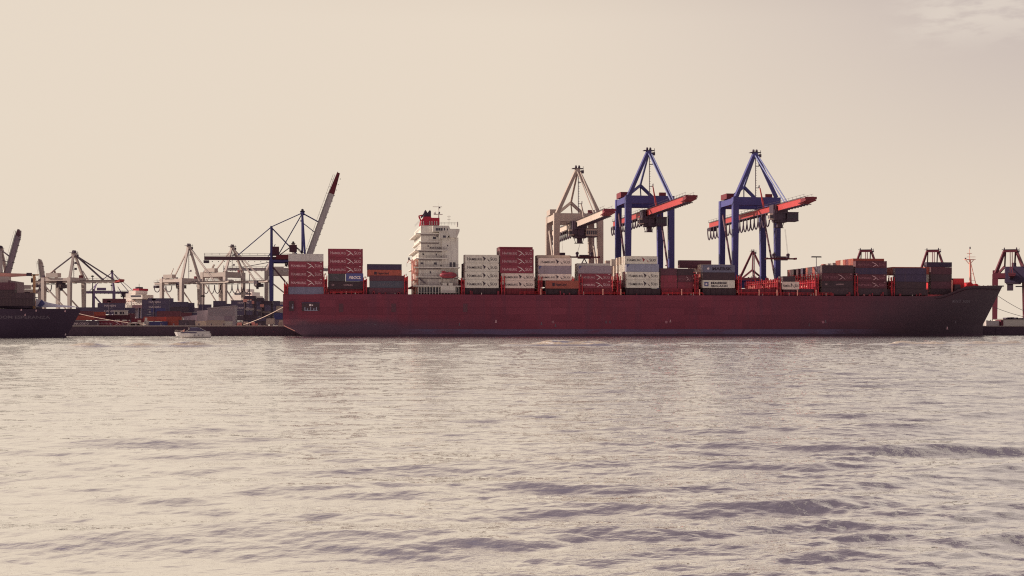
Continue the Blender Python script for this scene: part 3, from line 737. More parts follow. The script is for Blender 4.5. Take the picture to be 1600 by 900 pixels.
for i in range(7): b.bar((x0+1+i*.55, 484.6, 16.4+.1*i), (x0+1+i*.55, 484.75, 20.0), .07)
b.mat('salmon'); b.box(x0-.5, x0-.25, 484, 484.5, 15.2, 21.3)
b.build('breakwater', ship)
b = mb('black'); b.box(X_at(1491.5, 483.5), X_at(1500, 483.5), 483, 484.4, 16, Z_at(444.5, 240, 483.5)); b.build('house_or_shade_block', ship)  # black box painted in for the shadow at the breakwater
b = mb('ship_red'); xw = X_at(1518, 495)
b.tube((xw-1.6, 493, 19.5), (xw-1.6, 497, 19.5), 1.3, 14); b.tube((xw+1, 493, 19.2), (xw+1, 497, 19.2), 1.0, 14); b.box(xw-3.5, xw+3.5, 492.6, 493, 18, 19.4); b.build('windlass', ship)
b = mb('rod_metal')
for px in (1507, 1519, 1528, 1538, 1548, 1556): 
    x = X_at(px, 498); b.tube((x, 490+ (px-1507)*.17, sheer(x)-.6), (x, 490+(px-1507)*.17, sheer(x)+.45), .3, 8)
b.build('bow_bollard', ship)
b = mb('black'); x = 262.8; b.box(x-1.8, x+3.6, YC-1.2, YC+1.2, 19.3, 19.75); b.build('bow_platform', ship)
# hull marks and openings
def on_hull(px, py, w, h, mat, name, off=.02):
    x = X_at(px, YN); z = Z_at(py, x, YN); b_, _, _ = half(x, z); y = YC - b_ - off
    x = X_at(px, y); b = mb(mat); b.box(x-w/2, x+w/2, y-.02, y, z-h/2, z+h/2); return b, x, y, z
b, x, y, z = on_hull(485.5, 479, 6.2, 3.1, 'black', 'o', .1)
b.mat('navy'); b.box(x-3.1, x+3.1, y-.06, y-.02, z+1.2, z+1.55); b.mat('blue_grey')
for i, t in enumerate((-2.2, -1.3, -.2, .9, 1.8)): b.box(x+t, x+t+.35, y-.12, y-.03, z-1.5, z-.2-(i % 2)*.4); 
b.box(x-2.2, x+2.4, y-.1, y-.04, z-1.5, z-1.3); b.mat('letter_white'); b.box(x-.5, x+.2, y-.12, y-.03, z+.2, z+.9); b.box(x+.4, x+.8, y-.12, y-.03, z+.3, z+.7)
b.build('mooring_opening', ship)
b, x, y, z = on_hull(455.5, 478, 1.7, 3.4, 'black', 'o', .6); b.mat('blue_grey'); b.box(x+.1, x+.6, y-.1, y-.03, z-.9, z-.2); b.box(x+.2, x+.6, y-.1, y-.03, z+.2, z+.5); b.build('mooring_opening', ship)
for px in (533, 615, 727): b, x, y, z = on_hull(px, 481, 1.6, 3.0, 'maroon', 'o', .03); b.build('side_hatch', ship)
for px, py in ((586, 505), (775, 501.5), (947, 502.5), (953, 502.5), (1047.5, 501), (1264.5, 507), (1290, 501.5), (1493, 502.5), (1480, 512), (718, 506), (868, 508), (846, 505)):
    b, x, y, z = on_hull(px, py, .35, .7, 'letter_faded' if px in (775, 1047.5, 1480) else 'letter_ghost', 'o', .05); b.box(x-.35, x+.35, y-.03, y-.02, z-.6, z-.4)
    b.build('tug_mark', ship)
for px in (1045, 1290, 868):
    b = mb('letter_dim'); x = X_at(px-4, YN)
    b.tube((x, YN-.02, 5.2), (x, YN-.05, 5.2), .5, 12); b.build('load_line_mark', ship)
# stern knuckle stripe
b = mb('salmon'); b.bar((-12.5, 500-19.0, 3.8), (-8.8, 500-18.2, 2.0), .15, .25); b.build('knuckle_strip', ship)
# bow and stern name
b = mb('letter_ghost'); xa, xb = X_at(1491, 482), X_at(1527, 482); z = Z_at(472.5, xa, 483)
for s, a, c in (('MONTE', 0, .46), ('ROSA', .58, 1)):
    n0 = len(b.v); put_text(b, s, xa+(xb-xa)*a, xa+(xb-xa)*c, z, 1.1, 480, bold=.03)
    for i in range(n0, len(b.v)):
        vx, vy, vz = b.v[i]; hb_, _, _ = half(vx, vz); b.v[i] = (vx, YC - hb_ - .06, vz)
b.build('name_lettering', ship)
# pilot door ladders etc. between hull top and hatch: small bits of deck gear
for i in range(70):
    x = random.uniform(-6, 225)
    if 33 < x < 52: continue
    if i < 50: b = mb('deck_red'); q_ = random.uniform(.3, .9); b.box(x, x+q_, 480.5, 481.2, 14.9, 15.2+random.uniform(.3, 1.3))
    else: b = mb('rod_metal'); b.tube((x, 480.6, 15), (x, 480.6, 15+random.uniform(.5, 1.3)), .16, 6)
    b.build('deck_fitting', ship)

# ================================================================== QUAY, GROUND
ZQ = 3.65
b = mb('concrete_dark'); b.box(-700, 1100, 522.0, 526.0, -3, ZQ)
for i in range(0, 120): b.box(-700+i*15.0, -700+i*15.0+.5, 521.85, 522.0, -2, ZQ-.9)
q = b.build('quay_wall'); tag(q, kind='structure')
b = mb('concrete_light'); b.box(-700, 1100, 521.8, 523.0, ZQ+.003, ZQ+.3); q = b.build('quay_kerb'); tag(q, kind='structure')
b = mb('asphalt'); b.add([(-6000, 526, ZQ-.01), (6000, 526, ZQ-.01), (6000, 20000, ZQ-.01), (-6000, 20000, ZQ-.01)], [(0,1,2,3)]); q = b.build('ground'); tag(q, kind='structure')

# ================================================================== CRANES
def make_crane(loc, rz, body, label, group='ship to shore gantry cranes', W=17.5, G=18.0, H=52.2, apex=70.0, out=60.0, back=64.0, boom='crane_red', light=None, tip='crane_tip',
               angle=0.0, trolley=-5.0, apex_w=0.0, leg=2.3, zb=45.0, th=2.35, house=None, festoon=True, tie=False, boom_w=2.4, brace_v=True, sill_z=14.0, beam_h=3.2, hoist=True, girder=None, ts=1.0, mast_top=None, tipf=.88):
    """local frame: x along the quay, -y over the water, origin midway between waterside legs. heights above the quay"""
    c = empty('gantry_crane', loc, rz); tag(c, label, 'crane', group)
    light = light or body; hw = W/2
    for sx in (-1, 1):
        for y in (0, G):
            b = mb(body); wb, wt = leg*.85, leg*1.05
            b.bar((sx*hw*1.03, y, .9), (sx*hw, y, H - beam_h), wb, wb*.95, wt, wt)
            b.mat('crane_dark')
            for k_ in (-1.6, 1.6):
                b.box(sx*hw+k_-1.1, sx*hw+k_+1.1, y-.5, y+.5, .35, 1.2)
                for w2 in (-.6, .6): b.tube((sx*hw+k_+w2, y-.3, .45), (sx*hw+k_+w2, y+.3, .45), .42, 10)
            b.build('leg', c)
    b = mb(body)                                           # portal beams
    for y in (0, G): b.box(-hw-leg/2, hw+leg/2, y-leg*.55, y+leg*.55, H-beam_h, H)
    for sx in (-1, 1): b.box(sx*hw-leg*.4, sx*hw+leg*.4, leg*.56, G-leg*.56, H-beam_h*.85, H-.3)
    b.build('portal_beam', c)
    b = mb(body)
    for y in (0, G): b.box(-hw+leg*.5, hw-leg*.5, y-leg*.42, y+leg*.42, 1.6, 3.4)
    for sx in (-1, 1):
        b.box(sx*hw-leg*.36, sx*hw+leg*.36, leg*.5, G-leg*.5, sill_z, sill_z+1.8)
    b.build('sill_beam', c)
    for sx in (-1, 1):                                     # diagonal in the side frames
        b = mb('crane_brown' if body == 'crane_blue' else body); b.tube((sx*hw, .4, sill_z+2), (sx*hw, G-.6, H-beam_h-2), .42, 8); b.build('diagonal_brace', c)  # blue cranes get a dark brace colour to imitate its shadow
    # A frame
    for sx in (-1, 1):
        b = mb(body); b.bar((sx*hw*.97, 0, H), (sx*(apex_w/2+.4), 1.5 if apex_w == 0 else 2.0, apex), leg*.74, leg*.62, leg*.62, leg*.5); b.build('a_frame_leg', c)
    va = H + (apex-H)*.33
    if brace_v:
        b = mb(body); 
        for sx in (-1, 1): b.bar((sx*hw*.80, G, H), (0 + sx*apex_w/2, G-2, va), leg*.5, leg*.45)
        b.build('rear_brace', c)
    b = mb(light)
    for sx in ((-1, 1) if apex_w else (0,)):
        b.bar((sx*apex_w/2, G-2, va if brace_v else H), (sx*apex_w/2, 1.5, apex-.5), leg*.32); b.bar((sx*apex_w/2, G-2, va), (sx*apex_w/2+1.6, G+3, H), leg*.2)
    b.build('back_stay', c)
    b = mb(body); aw = apex_w/2 + .9
    b.box(-aw, aw, .4, 2.6, apex-1.2, apex+.4)
    b.mat('crane_dark'); b.box(-aw-1.3, aw+1.3, .2, 2.8, apex+.42, apex+.6)
    for sx in (-1, 1):
        b.tube((sx*(aw-.25)-.25, 1.5, apex+1.1), (sx*(aw-.25)+.25, 1.5, apex+1.1), .72, 12)
        b.box(sx*(aw-.25)-.35, sx*(aw-.25)+.35, .9, 2.1, apex+.6, apex+1.3)
    b.box(aw+.5, aw+1.5, .5, 1.5, apex-1.4, apex-.2); b.tube((aw+1.3, 1, apex-1.4), (aw+1.3, 1, apex+1.4), .1, 6)
    b.build('sheave_head', c)
    if apex_w == 0:
        b = mb('crane_dark'); b.tube((.4, 2.0, H), (.4, 2.0, apex-1), .16, 6)
        for z in np.arange(H+1, apex-2, 1.0): b.box(.4, .95, 1.9, 2.1, z, z+.1)
        for z in (H+4, apex-5): b.box(0.4, 1.9, 1.2, 2.6, z, z+.15); b.box(1.8, 1.9, 1.2, 2.6, z+.15, z+1.1)
        b.build('ladder_mast', c)
    # boom (hinged just outside the waterside legs)
    hx = -1.5; ca, sa = math.cos(angle), math.sin(angle)
    def bp(t, dz=0.0, x=0.0):                              # point on the boom t metres waterward of the hinge
        if t <= 0: return (x, hx - t, zb + dz)
        return (x, hx - t*ca + (dz*sa), zb + t*sa + dz*ca)
    b = mb(girder or boom)
    b.bar(bp(-back, 0), bp(0, 0), boom_w, th if not girder else 1.9)
    bo = b.build('girder', c)
    b = mb(boom); b.bar(bp(.001, 0), bp(out*tipf, 0), boom_w, th)
    for t in np.arange(3, out*.86, 3.0):
        b.box(0, 0, 0, 0, 0, 0) if False else None
    bo2 = b.build('boom', c)
    b = mb(tip); b.bar(bp(out*tipf, 0), bp(out, .2), boom_w*1.03, th*.98, boom_w*1.5, th*.5)
    b.bar(bp(out*.86, -.6, -1.6), bp(out, -.2, -1.9), .3); b.bar(bp(out*.86, -.6, 1.6), bp(out, -.2, 1.9), .3); b.bar(bp(out, .6, -2.2), bp(out, .6, 2.2), .3, .9)
    b.build('boom_tip', bo2)
    # walkway with rail along the boom
    b = mb('crane_dark')
    for (t0, t1) in ((-back, -1), (1, out*.97)):
        for s in (-1, 1):
            b.bar(bp(t0, th*.5+1.05, s*boom_w*.62), bp(t1, th*.5+1.05, s*boom_w*.62), .07); b.bar(bp(t0, th*.5+.1, s*boom_w*.62), bp(t1, th*.5+.1, s*boom_w*.62), .5, .1)
            for t in np.arange(t0, t1, 4.0): b.bar(bp(t, th*.5, s*boom_w*.62), bp(t, th*.5+1.05, s*boom_w*.62), .07)
        for t in np.arange(t0+1, t1-1, 3.2):              # cross ribs under the boom
            b.bar(bp(t, -th*.5-.12, -boom_w*.62), bp(t, -th*.5-.12, boom_w*.62), .35, .3)
    b.build('walkway', bo2)
    # stays from the head to the boom
    if light is not None:
        b = mb(light)
        if angle == 0:
            for s in (-.6, .6): b.tube((s+.4, 1, apex-.6), bp(out*.57, th*.5, s), .26, 7)
            if tie:
                for s in (-.6, .6):
                    b.tube((s, 1.5, apex-.3), bp(out*.82, th*.5, s), .2, 6); b.tube((s, G-2, va), bp(-back*.8, th*.5, s), .2, 6)
        else:
            for s in (-1, 1):
                b.bar((s, 1.5, apex-.5), bp(out*.42, th*.5, s), .5); b.tube((s, 1.0, apex-6), bp(out*.30, th*.5, s), .2, 6); b.tube((s, 1.5, zb+4), (s, 1.5, apex), .5, 8)
        b.build('fore_stay', c)
        if tie and angle != 0:
            b = mb(light)
            for s in (-1, 1):
                mt = mast_top or H+4; b.tube((s, 1.5, apex-.3), (s, G, mt), .2, 6); b.tube((s, G, mt), bp(-back*.68, th*.5, s), .2, 6); b.bar((s*hw*.9, G, H-2), (s*hw*.5, G, mt), 1.0); b.bar((s, G, mt-.5), (s, 3, zb+1), .6)
            b.box(-hw*.5, hw*.5, G-.4, G+.4, mt-.6, mt)
            b.build('back_stay', c)
    # red post where the boom hangs
    if angle == 0:
        b = mb(boom if body.startswith('crane_blue') else body); b.bar((1.6, -6, zb), (.6, -3, H+3.5), .8, .6, .35, .35); b.build('boom_hanger', c)
    # portal top equipment
    b = mb('crane_tip' if body.startswith('crane_blue') else body)
    b.box(-hw-1.4, -hw+1.6, G*.4, G*.85, H+.02, H+2.2); b.build('winch_house', c); b = mb('crane_tip'); b.box(hw*.45, hw*.75, -.6, .6, H+.02, H+1.4); b.build('winch_house', c)
    for x in (-6, -2.5, 4.6): b = mb('crane_dark'); b.box(x-.6, x+.6, G-.5, G+.5, H+.02, H+1.1); b.build('equipment_box', c)
    # trolley, machinery, cabin
    ty = trolley
    b = mb('crane_dark')
    b.box(-2.1, 2.1, ty-3.4, ty+3.4, zb-th*.5-1.0, zb-th*.5-.35)
    for s in (-1, 1):
        b.box(s*1.5-.2, s*2.2, ty-2.8, ty+2.8, zb-th*.5-.4, zb+.9); b.box(s*2.1, s*2.9, ty-2.4, ty+2.4, zb-2.4, zb+1.2)
        for k_ in (-2, 0, 2): b.bar((s*1.9, ty+k_, zb-1.4), (s*1.2, ty+k_+1, zb-5), .25)
    b.box(-3.0, 1.8, ty-2.8, ty+2.4, zb-4.2, zb-2.0); b.box(-2.0, 2.6, ty-2.2, ty+1.4, zb-5.6, zb-4.1)
    b.box(-.6, 1.2, ty-1, ty+1, zb-7.4, zb-5.6); b.bar((-2, ty, zb-5.2), (-1.2, ty, zb-7.6), .2); b.bar((2.2, ty, zb-5.2), (1.4, ty, zb-7.6), .2)
    b.box(-1.7, 1.9, ty-.2, ty+.2, zb-7.7, zb-7.4)
    for k_ in range(7): b.box(random.uniform(-3, 2), random.uniform(-3, 3), ty-3+k_, ty-2.3+k_, zb-4.6-random.random(), zb-2+random.random()*2.5)
    tr = b.build('trolley', c)
    if ts != 1.0:
        tr.scale = (ts, ts, ts); tr.location = (0, ty*(1-ts), (zb-.5)*(1-ts))
    b = mb(house or 'crane_dark'); b.box(2.3, 6.8, ty-3.2, ty+1.4, zb-4.9, zb-1.9)
    b.mat('crane_dark'); b.box(2.2, 6.9, ty-3.3, ty+1.5, zb-1.9, zb-1.7); b.box(2.2, 6.9, ty-3.3, ty+1.5, zb-5.2, zb-4.9)
    mh = b.build('machinery_house', tr)
    b = mb('glass_dark'); 
    for k_ in range(5): b.box(2.55+k_*.85, 3.2+k_*.85, ty-3.24, ty-3.2, zb-4.2, zb-2.7)
    b.build('window', mh)
    b = mb('crane_white'); b.box(-4.4, -2.3, ty-2.4, ty-.2, zb-4.6, zb-2.2); cbn = b.build('operator_cabin', tr)
    b = mb('glass_dark'); b.box(-4.2, -2.5, ty-2.44, ty-2.4, zb-4.2, zb-2.9); b.box(-4.44, -4.4, ty-2.2, ty-.4, zb-4.2, zb-2.9); b.build('window', cbn)
    # festoon loops under the girder, behind the trolley
    if festoon:
        b = mb('crane_dark'); x = -2.2
        y0, y1 = ty+4, hx + back - 1; nL = max(3, int((y1-y0)/4.6)); st = (y1-y0)/nL
        dr = 5.2 if trolley < -15 else 3.6
        b.bar((x, y0-4, zb-1.3), (x, y1, zb-1.3), .22)
        for i in range(nL):
            a = y0 + i*st; pts = []
            for t in np.linspace(0, 1, 9): pts.append((x, a+st*(.5-.5*math.cos(math.pi*t)), zb-1.5 - dr*math.sin(math.pi*t)**.8))
            b.path(pts, .27, 5)
        b.build('festoon_cable', c)
    # small platforms and lamps on the rear of the girder
    b = mb('crane_dark'); b.box(-1.6, 1.6, hx+back-2.5, hx+back+.3, zb-2.6, zb-1.2); b.tube((1, hx+back, zb+1), (1, hx+back, zb+2.6), .1, 5)
    for s in (-1, 1): b.tube((s*hw, G+.9, H*.3), (s*hw, G+.9, H*.98), .12, 5)
    for z in np.arange(6, H-6, 6.5): b.box(hw-.6, hw+.9, G+.6, G+1.6, z, z+.12)
    b.build('service_platform', c)
    return c
def quay(px, Y): x = X_at(px, Y); return (x, Y, ZQ)
C1 = make_crane(quay(903.5, 527), 0, 'crane_beige', 'beige gantry crane with white red tipped boom over the pale containers', H=44.8, apex=62.3, zb=40.5, boom='crane_white', light='crane_beige', trolley=-1, th=2.4, house='crane_white', out=57.5, back=62)
C2 = make_crane(quay(1015, 527), 0, 'crane_blue', 'middle tall blue gantry crane with red boom', trolley=2, light='crane_blue_light', zb=45.5)
C3 = make_crane(quay(1181.5, 527), 0, 'crane_blue', 'rightmost blue gantry crane with a row of hanging cable loops', trolley=-27, light='crane_blue_light', zb=45.5)
# far cranes
L1 = make_crane(quay(477, 740), R(90), 'crane_blue', 'blue gantry crane with its boom raised behind the stern', H=36, apex=62.0, out=49.5, back=55, boom='grey', tip='crane_tip', angle=R(70.5), girder='crane_brown', mast_top=54.0, tipf=.76, ts=.8, trolley=8, zb=36.8, th=3.2, boom_w=2.2, leg=1.6, light='crane_blue', tie=True, beam_h=1.6, festoon=False, brace_v=False, sill_z=10)
b = mb('maroon'); b.box(-2, 2, 4.5, 8.5, 40.5, 44.2); b.box(-2, 2, 14, 17.5, 39, 43.2); b.mat('crane_dark'); b.box(-3, 3, 4, 19, 38.4, 38.9); b.build('ballast_box', L1)
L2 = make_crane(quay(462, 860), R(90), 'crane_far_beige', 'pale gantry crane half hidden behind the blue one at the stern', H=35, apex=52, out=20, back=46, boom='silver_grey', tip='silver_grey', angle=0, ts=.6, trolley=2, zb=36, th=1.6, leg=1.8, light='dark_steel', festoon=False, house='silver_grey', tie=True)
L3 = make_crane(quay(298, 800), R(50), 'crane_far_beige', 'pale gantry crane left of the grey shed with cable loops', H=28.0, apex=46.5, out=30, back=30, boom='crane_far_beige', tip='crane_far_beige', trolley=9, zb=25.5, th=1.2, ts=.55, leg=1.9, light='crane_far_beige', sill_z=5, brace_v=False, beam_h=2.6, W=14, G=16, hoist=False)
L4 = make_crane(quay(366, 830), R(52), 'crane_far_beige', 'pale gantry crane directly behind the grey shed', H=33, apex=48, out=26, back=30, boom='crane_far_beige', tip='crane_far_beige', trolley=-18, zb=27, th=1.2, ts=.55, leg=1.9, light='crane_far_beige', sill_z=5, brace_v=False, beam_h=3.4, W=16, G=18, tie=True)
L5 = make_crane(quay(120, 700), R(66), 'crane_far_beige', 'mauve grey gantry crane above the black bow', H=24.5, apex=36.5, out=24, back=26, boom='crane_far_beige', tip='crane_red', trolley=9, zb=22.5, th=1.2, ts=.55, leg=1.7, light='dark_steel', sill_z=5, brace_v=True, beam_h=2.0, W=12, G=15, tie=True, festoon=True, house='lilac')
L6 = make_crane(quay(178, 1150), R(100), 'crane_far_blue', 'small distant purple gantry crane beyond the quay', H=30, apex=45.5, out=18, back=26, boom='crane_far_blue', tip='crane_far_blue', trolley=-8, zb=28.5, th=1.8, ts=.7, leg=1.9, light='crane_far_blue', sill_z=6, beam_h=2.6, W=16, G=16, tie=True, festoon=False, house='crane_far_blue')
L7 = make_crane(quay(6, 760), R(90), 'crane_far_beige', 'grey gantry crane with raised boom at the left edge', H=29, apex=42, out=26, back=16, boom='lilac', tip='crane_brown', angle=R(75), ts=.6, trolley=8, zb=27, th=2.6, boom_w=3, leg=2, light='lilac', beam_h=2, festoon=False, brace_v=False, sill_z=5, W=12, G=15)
L8 = make_crane(quay(66, 820), R(90), 'crane_far_beige', 'pale gantry crane with upright boom behind the forecastle', H=22, apex=26, out=19, back=14, boom='crane_far_beige', tip='crane_far_beige', angle=R(98), ts=.6, trolley=8, zb=20.5, th=2.2, boom_w=3, leg=2, light='lilac', beam_h=2, festoon=False, brace_v=False, sill_z=5, W=12, G=13)
FR = []
for px, Y, ap, lab, kw in ((1176.5, 900, 52, 'distant red gantry crane seen between the legs of the third blue crane', dict(apex_w=0, H=34)),
                      (1353, 930, 55.5, 'distant red crane head above the tallest bow stack', dict(apex_w=6.5, H=40)),
                      (1457.5, 900, 54, 'distant red crane head above the foremost stack', dict(apex_w=6.5, H=38)),
                      (1579, 800, 48.5, 'red gantry crane at right edge beyond the bow', dict(apex_w=6.0, H=34))):
    Hh = kw['H']
    FR.append(make_crane(quay(px, Y), -math.atan2(X_at(px, Y), Y) + R(2), 'crane_far_red', lab, apex=ap, out=22, back=24, boom='navy', tip='crane_far_red', trolley=3, zb=Hh-2, ts=.8, th=3.0, leg=3.0 if px > 1500 else 2.4, light='crane_far_red',
               apex_w=kw['apex_w'], H=Hh, W=18, G=16, beam_h=3.2, house='navy', festoon=False, sill_z=6))
b = mb('navy'); b.box(-3.2, 14, -3, 9, 28, 38); b.build('engine_house', FR[3])
b = mb('crane_dark'); b.box(-2.0, 1.5, -3, 3, 23, 27.9); b.box(-2.6, 6, -3.5, 4, 27.0, 27.9); b.box(3, 9, -2, 2, 25.2, 25.8); b.tube((2, 0, 38), (2, 0, 40.5), 1.4, 12); b.build('hoist_frame', FR[3])
b = mb('navy'); b.box(2.5, 8, -2, 4, 38.2, 41); b.build('engine_house', FR[2])
b = mb('crane_blue'); b.box(-16, 13, 16, 18, 16, 19); b.box(-16, 13, 15.4, 16, 19, 19.2); b.build('service_gallery', C3)
# spreaders hanging under the cranes
def spreader(px, py, Y, crane_z, label, w=11.9, aframe=False):
    x, y, z = P(px, py, Y); s = empty('spreader', (x, y, z)); tag(s, label, 'spreader', 'container spreaders hanging from cranes')
    b = mb('crane_far_red'); b.box(-w/2, w/2, -.35, .35, -.35, .2); b.box(-w/2-.1, -w/2+.5, -1.2, 1.2, -.4, .3); b.box(w/2-.5, w/2+.1, -1.2, 1.2, -.4, .3); b.build('beam', s)
    b = mb('crane_dark'); b.box(-1.9, 1.9, -.9, .9, .2, .8); b.box(-2.6, 2.6, -.6, .6, -.7, -.35)
    for sx in (-w*.24, w*.24): b.box(sx-.35, sx+.35, -.8, .8, .2, .9); b.tube((sx, -.5, 1.4), (sx, .5, 1.4), .6, 10)
    b.build('head_block', s)
    b = mb('crane_dark')
    for sx in (-w*.24, w*.24):
        for sy in (-.4, .4): b.tube((sx, sy, 1.3), (sx*.6, sy, crane_z - z), .035, 4)
    b.build('hoist_rope', s)
    if aframe:
        b = mb('crane_dark'); b.bar((0, 0, -.6), (-1.5, 0, -3.4), .35); b.bar((0, 0, -.6), (1.5, 0, -3.4), .35); b.bar((-1.2, 0, -2.4), (1.2, 0, -2.4), .2); b.build('hook_frame', s)
    return s
spreader(913, 401.5, 520, 36, 'dark red spreader hung below the beige crane', aframe=True)
spreader(1220, 404, 500, 41, 'dark red spreader hung beside the right leg of the third crane')
b = mb('crane_dark'); x, y, z = P(876, 398, 540); b.box(x-1.7, x+1.7, y-1, y+1, z-.9, z+.8); b.mat('rod_metal'); b.box(x-1.6, x-1.2, y-1.02, y+1, z+.8, z+2.6)
for k_ in (-1, 1): b.tube((x+k_, y, z+.8), (x+k_*.6, y, 38), .04, 4)
o = b.build('hanging_work_basket'); tag(o, 'small dark basket hung on ropes inside the beige crane', 'basket')

# ================================================================== BLACK SHIP AT LEFT
bs = empty('black_container_ship', (0, 0, 0)); tag(bs, 'black hulled container ship with pale forecastle entering at the left edge', 'ship')
YS = 440.0
xt = X_at(124.5, YS+11); BW = 13.0
paint('black_hull', (0.066, 0.044, 0.072), spec=.1, rough=.7, var=.12, scale=.1, rand=0)
b = mb('black_hull'); rows = []; lv = [-2, 0, 1.5, 3.5, 6, 8, 9.2]
def bx_stem(z): return xt - 4.6*max(0, (8.6 - z)/8.6)**1.0
for side in (-1, 1):
    for z in lv:
        for i in range(61):
            xs = bx_stem(z); x = xs - 90*(1 - (i/60.0))**1.3 if i < 60 else xs
            u = max(0, (x - (xs-34))/34); p = 1.8 + .7*z/9; bb = BW*(1-u**p) if u < 1 else 0
            zz = z
            if z > 9: zz = 8.9 + .35*max(0, (x-(xt-40))/40)
            b_y = YS + BW + side*bb
            b.v.append((x, b_y, zz))
fs = []
for s in range(2):
    for kz in range(len(lv)-1):
        for i in range(60):
            q0 = s*len(lv)*61 + kz*61 + i; f = (q0, q0+1, q0+62, q0+61); fs.append(f if s == 0 else f[::-1])
kz = len(lv)-1
for i in range(60): fs.append((kz*61+i, kz*61+i+1, (2*len(lv)-1)*61+i+1, (2*len(lv)-1)*61+i))
for f in fs: b.f.append(f); b.m.append(0)
b.build('hull', bs)
def R2(b, pl, pr, yt, yb, y0, y1):
    xl, xr = X_at(pl, y0), X_at(pr, y0); xm = (xl+xr)/2; b.box(xl, xr, y0, y1, Z_at(yb, xm, y0), Z_at(yt, xm, y0))
b = mb('white_blue'); xa = X_at(45, YS+4); n_ = 14
poly = [(X_at(44, YS), Z_at(479.3, X_at(44, YS), YS)), (X_at(120, YS+6), Z_at(479.6, X_at(110, YS), YS)), (X_at(112, YS+6), Z_at(477.6, X_at(110, YS), YS)), (X_at(90, YS+6), Z_at(475.5, X_at(90, YS), YS)), (X_at(72, YS+3), Z_at(472.5, X_at(70, YS), YS)), (X_at(56, YS+3), Z_at(467.8, X_at(56, YS), YS)), (X_at(50.5, YS+3), Z_at(465.5, X_at(50, YS), YS)), (X_at(45.5, YS), Z_at(477.5, X_at(44, YS), YS))]
b.prism(poly, YS+8.5, YS+9); b.build('forecastle_bulwark', bs)
b = mb('blue'); b.prism([(X_at(50, YS), Z_at(477, -120, YS)), (X_at(57, YS), Z_at(466, -120, YS)), (X_at(62, YS), Z_at(474, -120, YS)), (X_at(55, YS), Z_at(478.5, -120, YS))], YS+8.2, YS+8.45); b.build('bow_stripe', bs)
b = mb('letter_ghost'); put_text(b, 'SAN DOM ESPERANZA', X_at(-26, YS), X_at(71, YS), Z_at(497.6, -130, YS), .95, YS-.05, bold=.02)
for i in range(len(b.v)):
    vx, vy, vz = b.v[i]; xs = bx_stem(vz); u = max(0, (vx-(xs-34))/34); b.v[i] = (vx, YS + BW - BW*(1-u**(1.8+.7*vz/9)) - .05, vz)
b.build('name_lettering', bs)
b = mb('mustard'); x = X_at(53.5, YS+8); b.box(x-.35, x+.35, YS+7.6, YS+8.3, 9, Z_at(428.5, x, YS+8)); b.box(x-.8, x+1.4, YS+7.6, YS+8.3, Z_at(430.5, x, YS+8), Z_at(428.5, x, YS+8)); b.mat('dark_steel'); b.box(x-1.1, x+.9, YS+7, YS+9, Z_at(464.6, x, YS), Z_at(463.5, x, YS)); b.build('crane_boom_rest', bs)
b = mb('boom_salmon'); b.bar((X_at(-40, YS+8), YS+8, Z_at(430, -150, YS+8)), (X_at(44, YS+8), YS+8, Z_at(428.6, -120, YS+8)), 1.6, 2.2, .8, .7); bo = b.build('deck_crane_boom', bs)
b = mb('crane_dark'); x = X_at(46.5, YS+8); z = Z_at(428.8, x, YS+8); b.box(x-.9, x+.6, YS+7.4, YS+8.6, z-.5, z+.5); b.bar((x, YS+8, z), (x+2.4, YS+8, z-.3), .25); b.tube((x+.7, YS+8, z), (x+.7, YS+8, z-2.4), .08, 5); b.box(x+.4, x+1.0, YS+7.8, YS+8.2, z-2.6, z-1.2); b.build('crane_hook', bo)
b = mb('crane_far_beige'); R2(b, -3, 14, 432, 458, YS+6, YS+9); b.build('crane_pedestal', bs)
b = mb('black_hull'); R2(b, -20, 45, 474, 481, YS+3, YS+24); b.build('cargo_deck', bs)
for pl, yt, st_, ds in ((-40.0, (441, 452.5, 464), ('m', 'k'), 'left edge stack on black ship'), (-10.6, (457, 466.5, 478.0), ('k', 'k'), 'foremost stack on black ship')):
    stack(pl, list(yt), list(st_), ds, Y=YS+1.0, group='containers on the black ship')
b = mb('crane_brown'); R2(b, 12.8, 16, 438, 458, YS+2, YS+22); b.build('lashing_frame', bs)
for px, py in ((30.5, 484), (35.5, 491.5), (52, 485), (90.5, 522.8), (93, 485.5)):
    x = X_at(px, YS); z = Z_at(py, x, YS); xs = bx_stem(z); u = max(0, (x-(xs-34))/34); y = YS + BW - BW*(1-u**(1.8+.7*z/9))
    b = mb('letter_faded' if px != 90.5 else 'letter_white'); b.box(x-.22, x+.22, y-.06, y-.01, z-.3, z+.3); b.build('hull_mark', bs)

# ================================================================== MOTOR BOAT
Yb = 428.0
mbx = X_at(272.5, Yb); boat = empty('motor_boat', (mbx, Yb, 0)); tag(boat, 'white cabin cruiser with dark canopy passing in front of the quay wall', 'boat')
rings = []; Lb = 11.0
for t in np.linspace(0, 1, 15):
    w_ = 1.75*min(1, (t/.45))**.6 if t < .45 else 1.75*(1-.1*(t-.45)); w_ = max(w_, .04); zt = 1.75 - .45*min(1, t/.5); kz = -.4 + 1.1*max(0, .25-t)/.25
    x = t*Lb - (.0); 
    rings.append([(x + .9*(1-t)*(0), -w_, zt), (x+.5*(1-t), -w_*.82, .25+.3*(1-t)), (x+.8*(1-t), 0, kz), (x+.5*(1-t), w_*.82, .25+.3*(1-t)), (x, w_, zt), (x, 0, zt+.08)])
b = mb('boat_white'); b.loft(rings); hl = b.build('hull', boat)
b = mb('boat_dark')
for x in (6.0, 7.2, 8.4): b.box(x, x+.45, -1.78, -1.6, .72, .95)
b.build('porthole', hl)
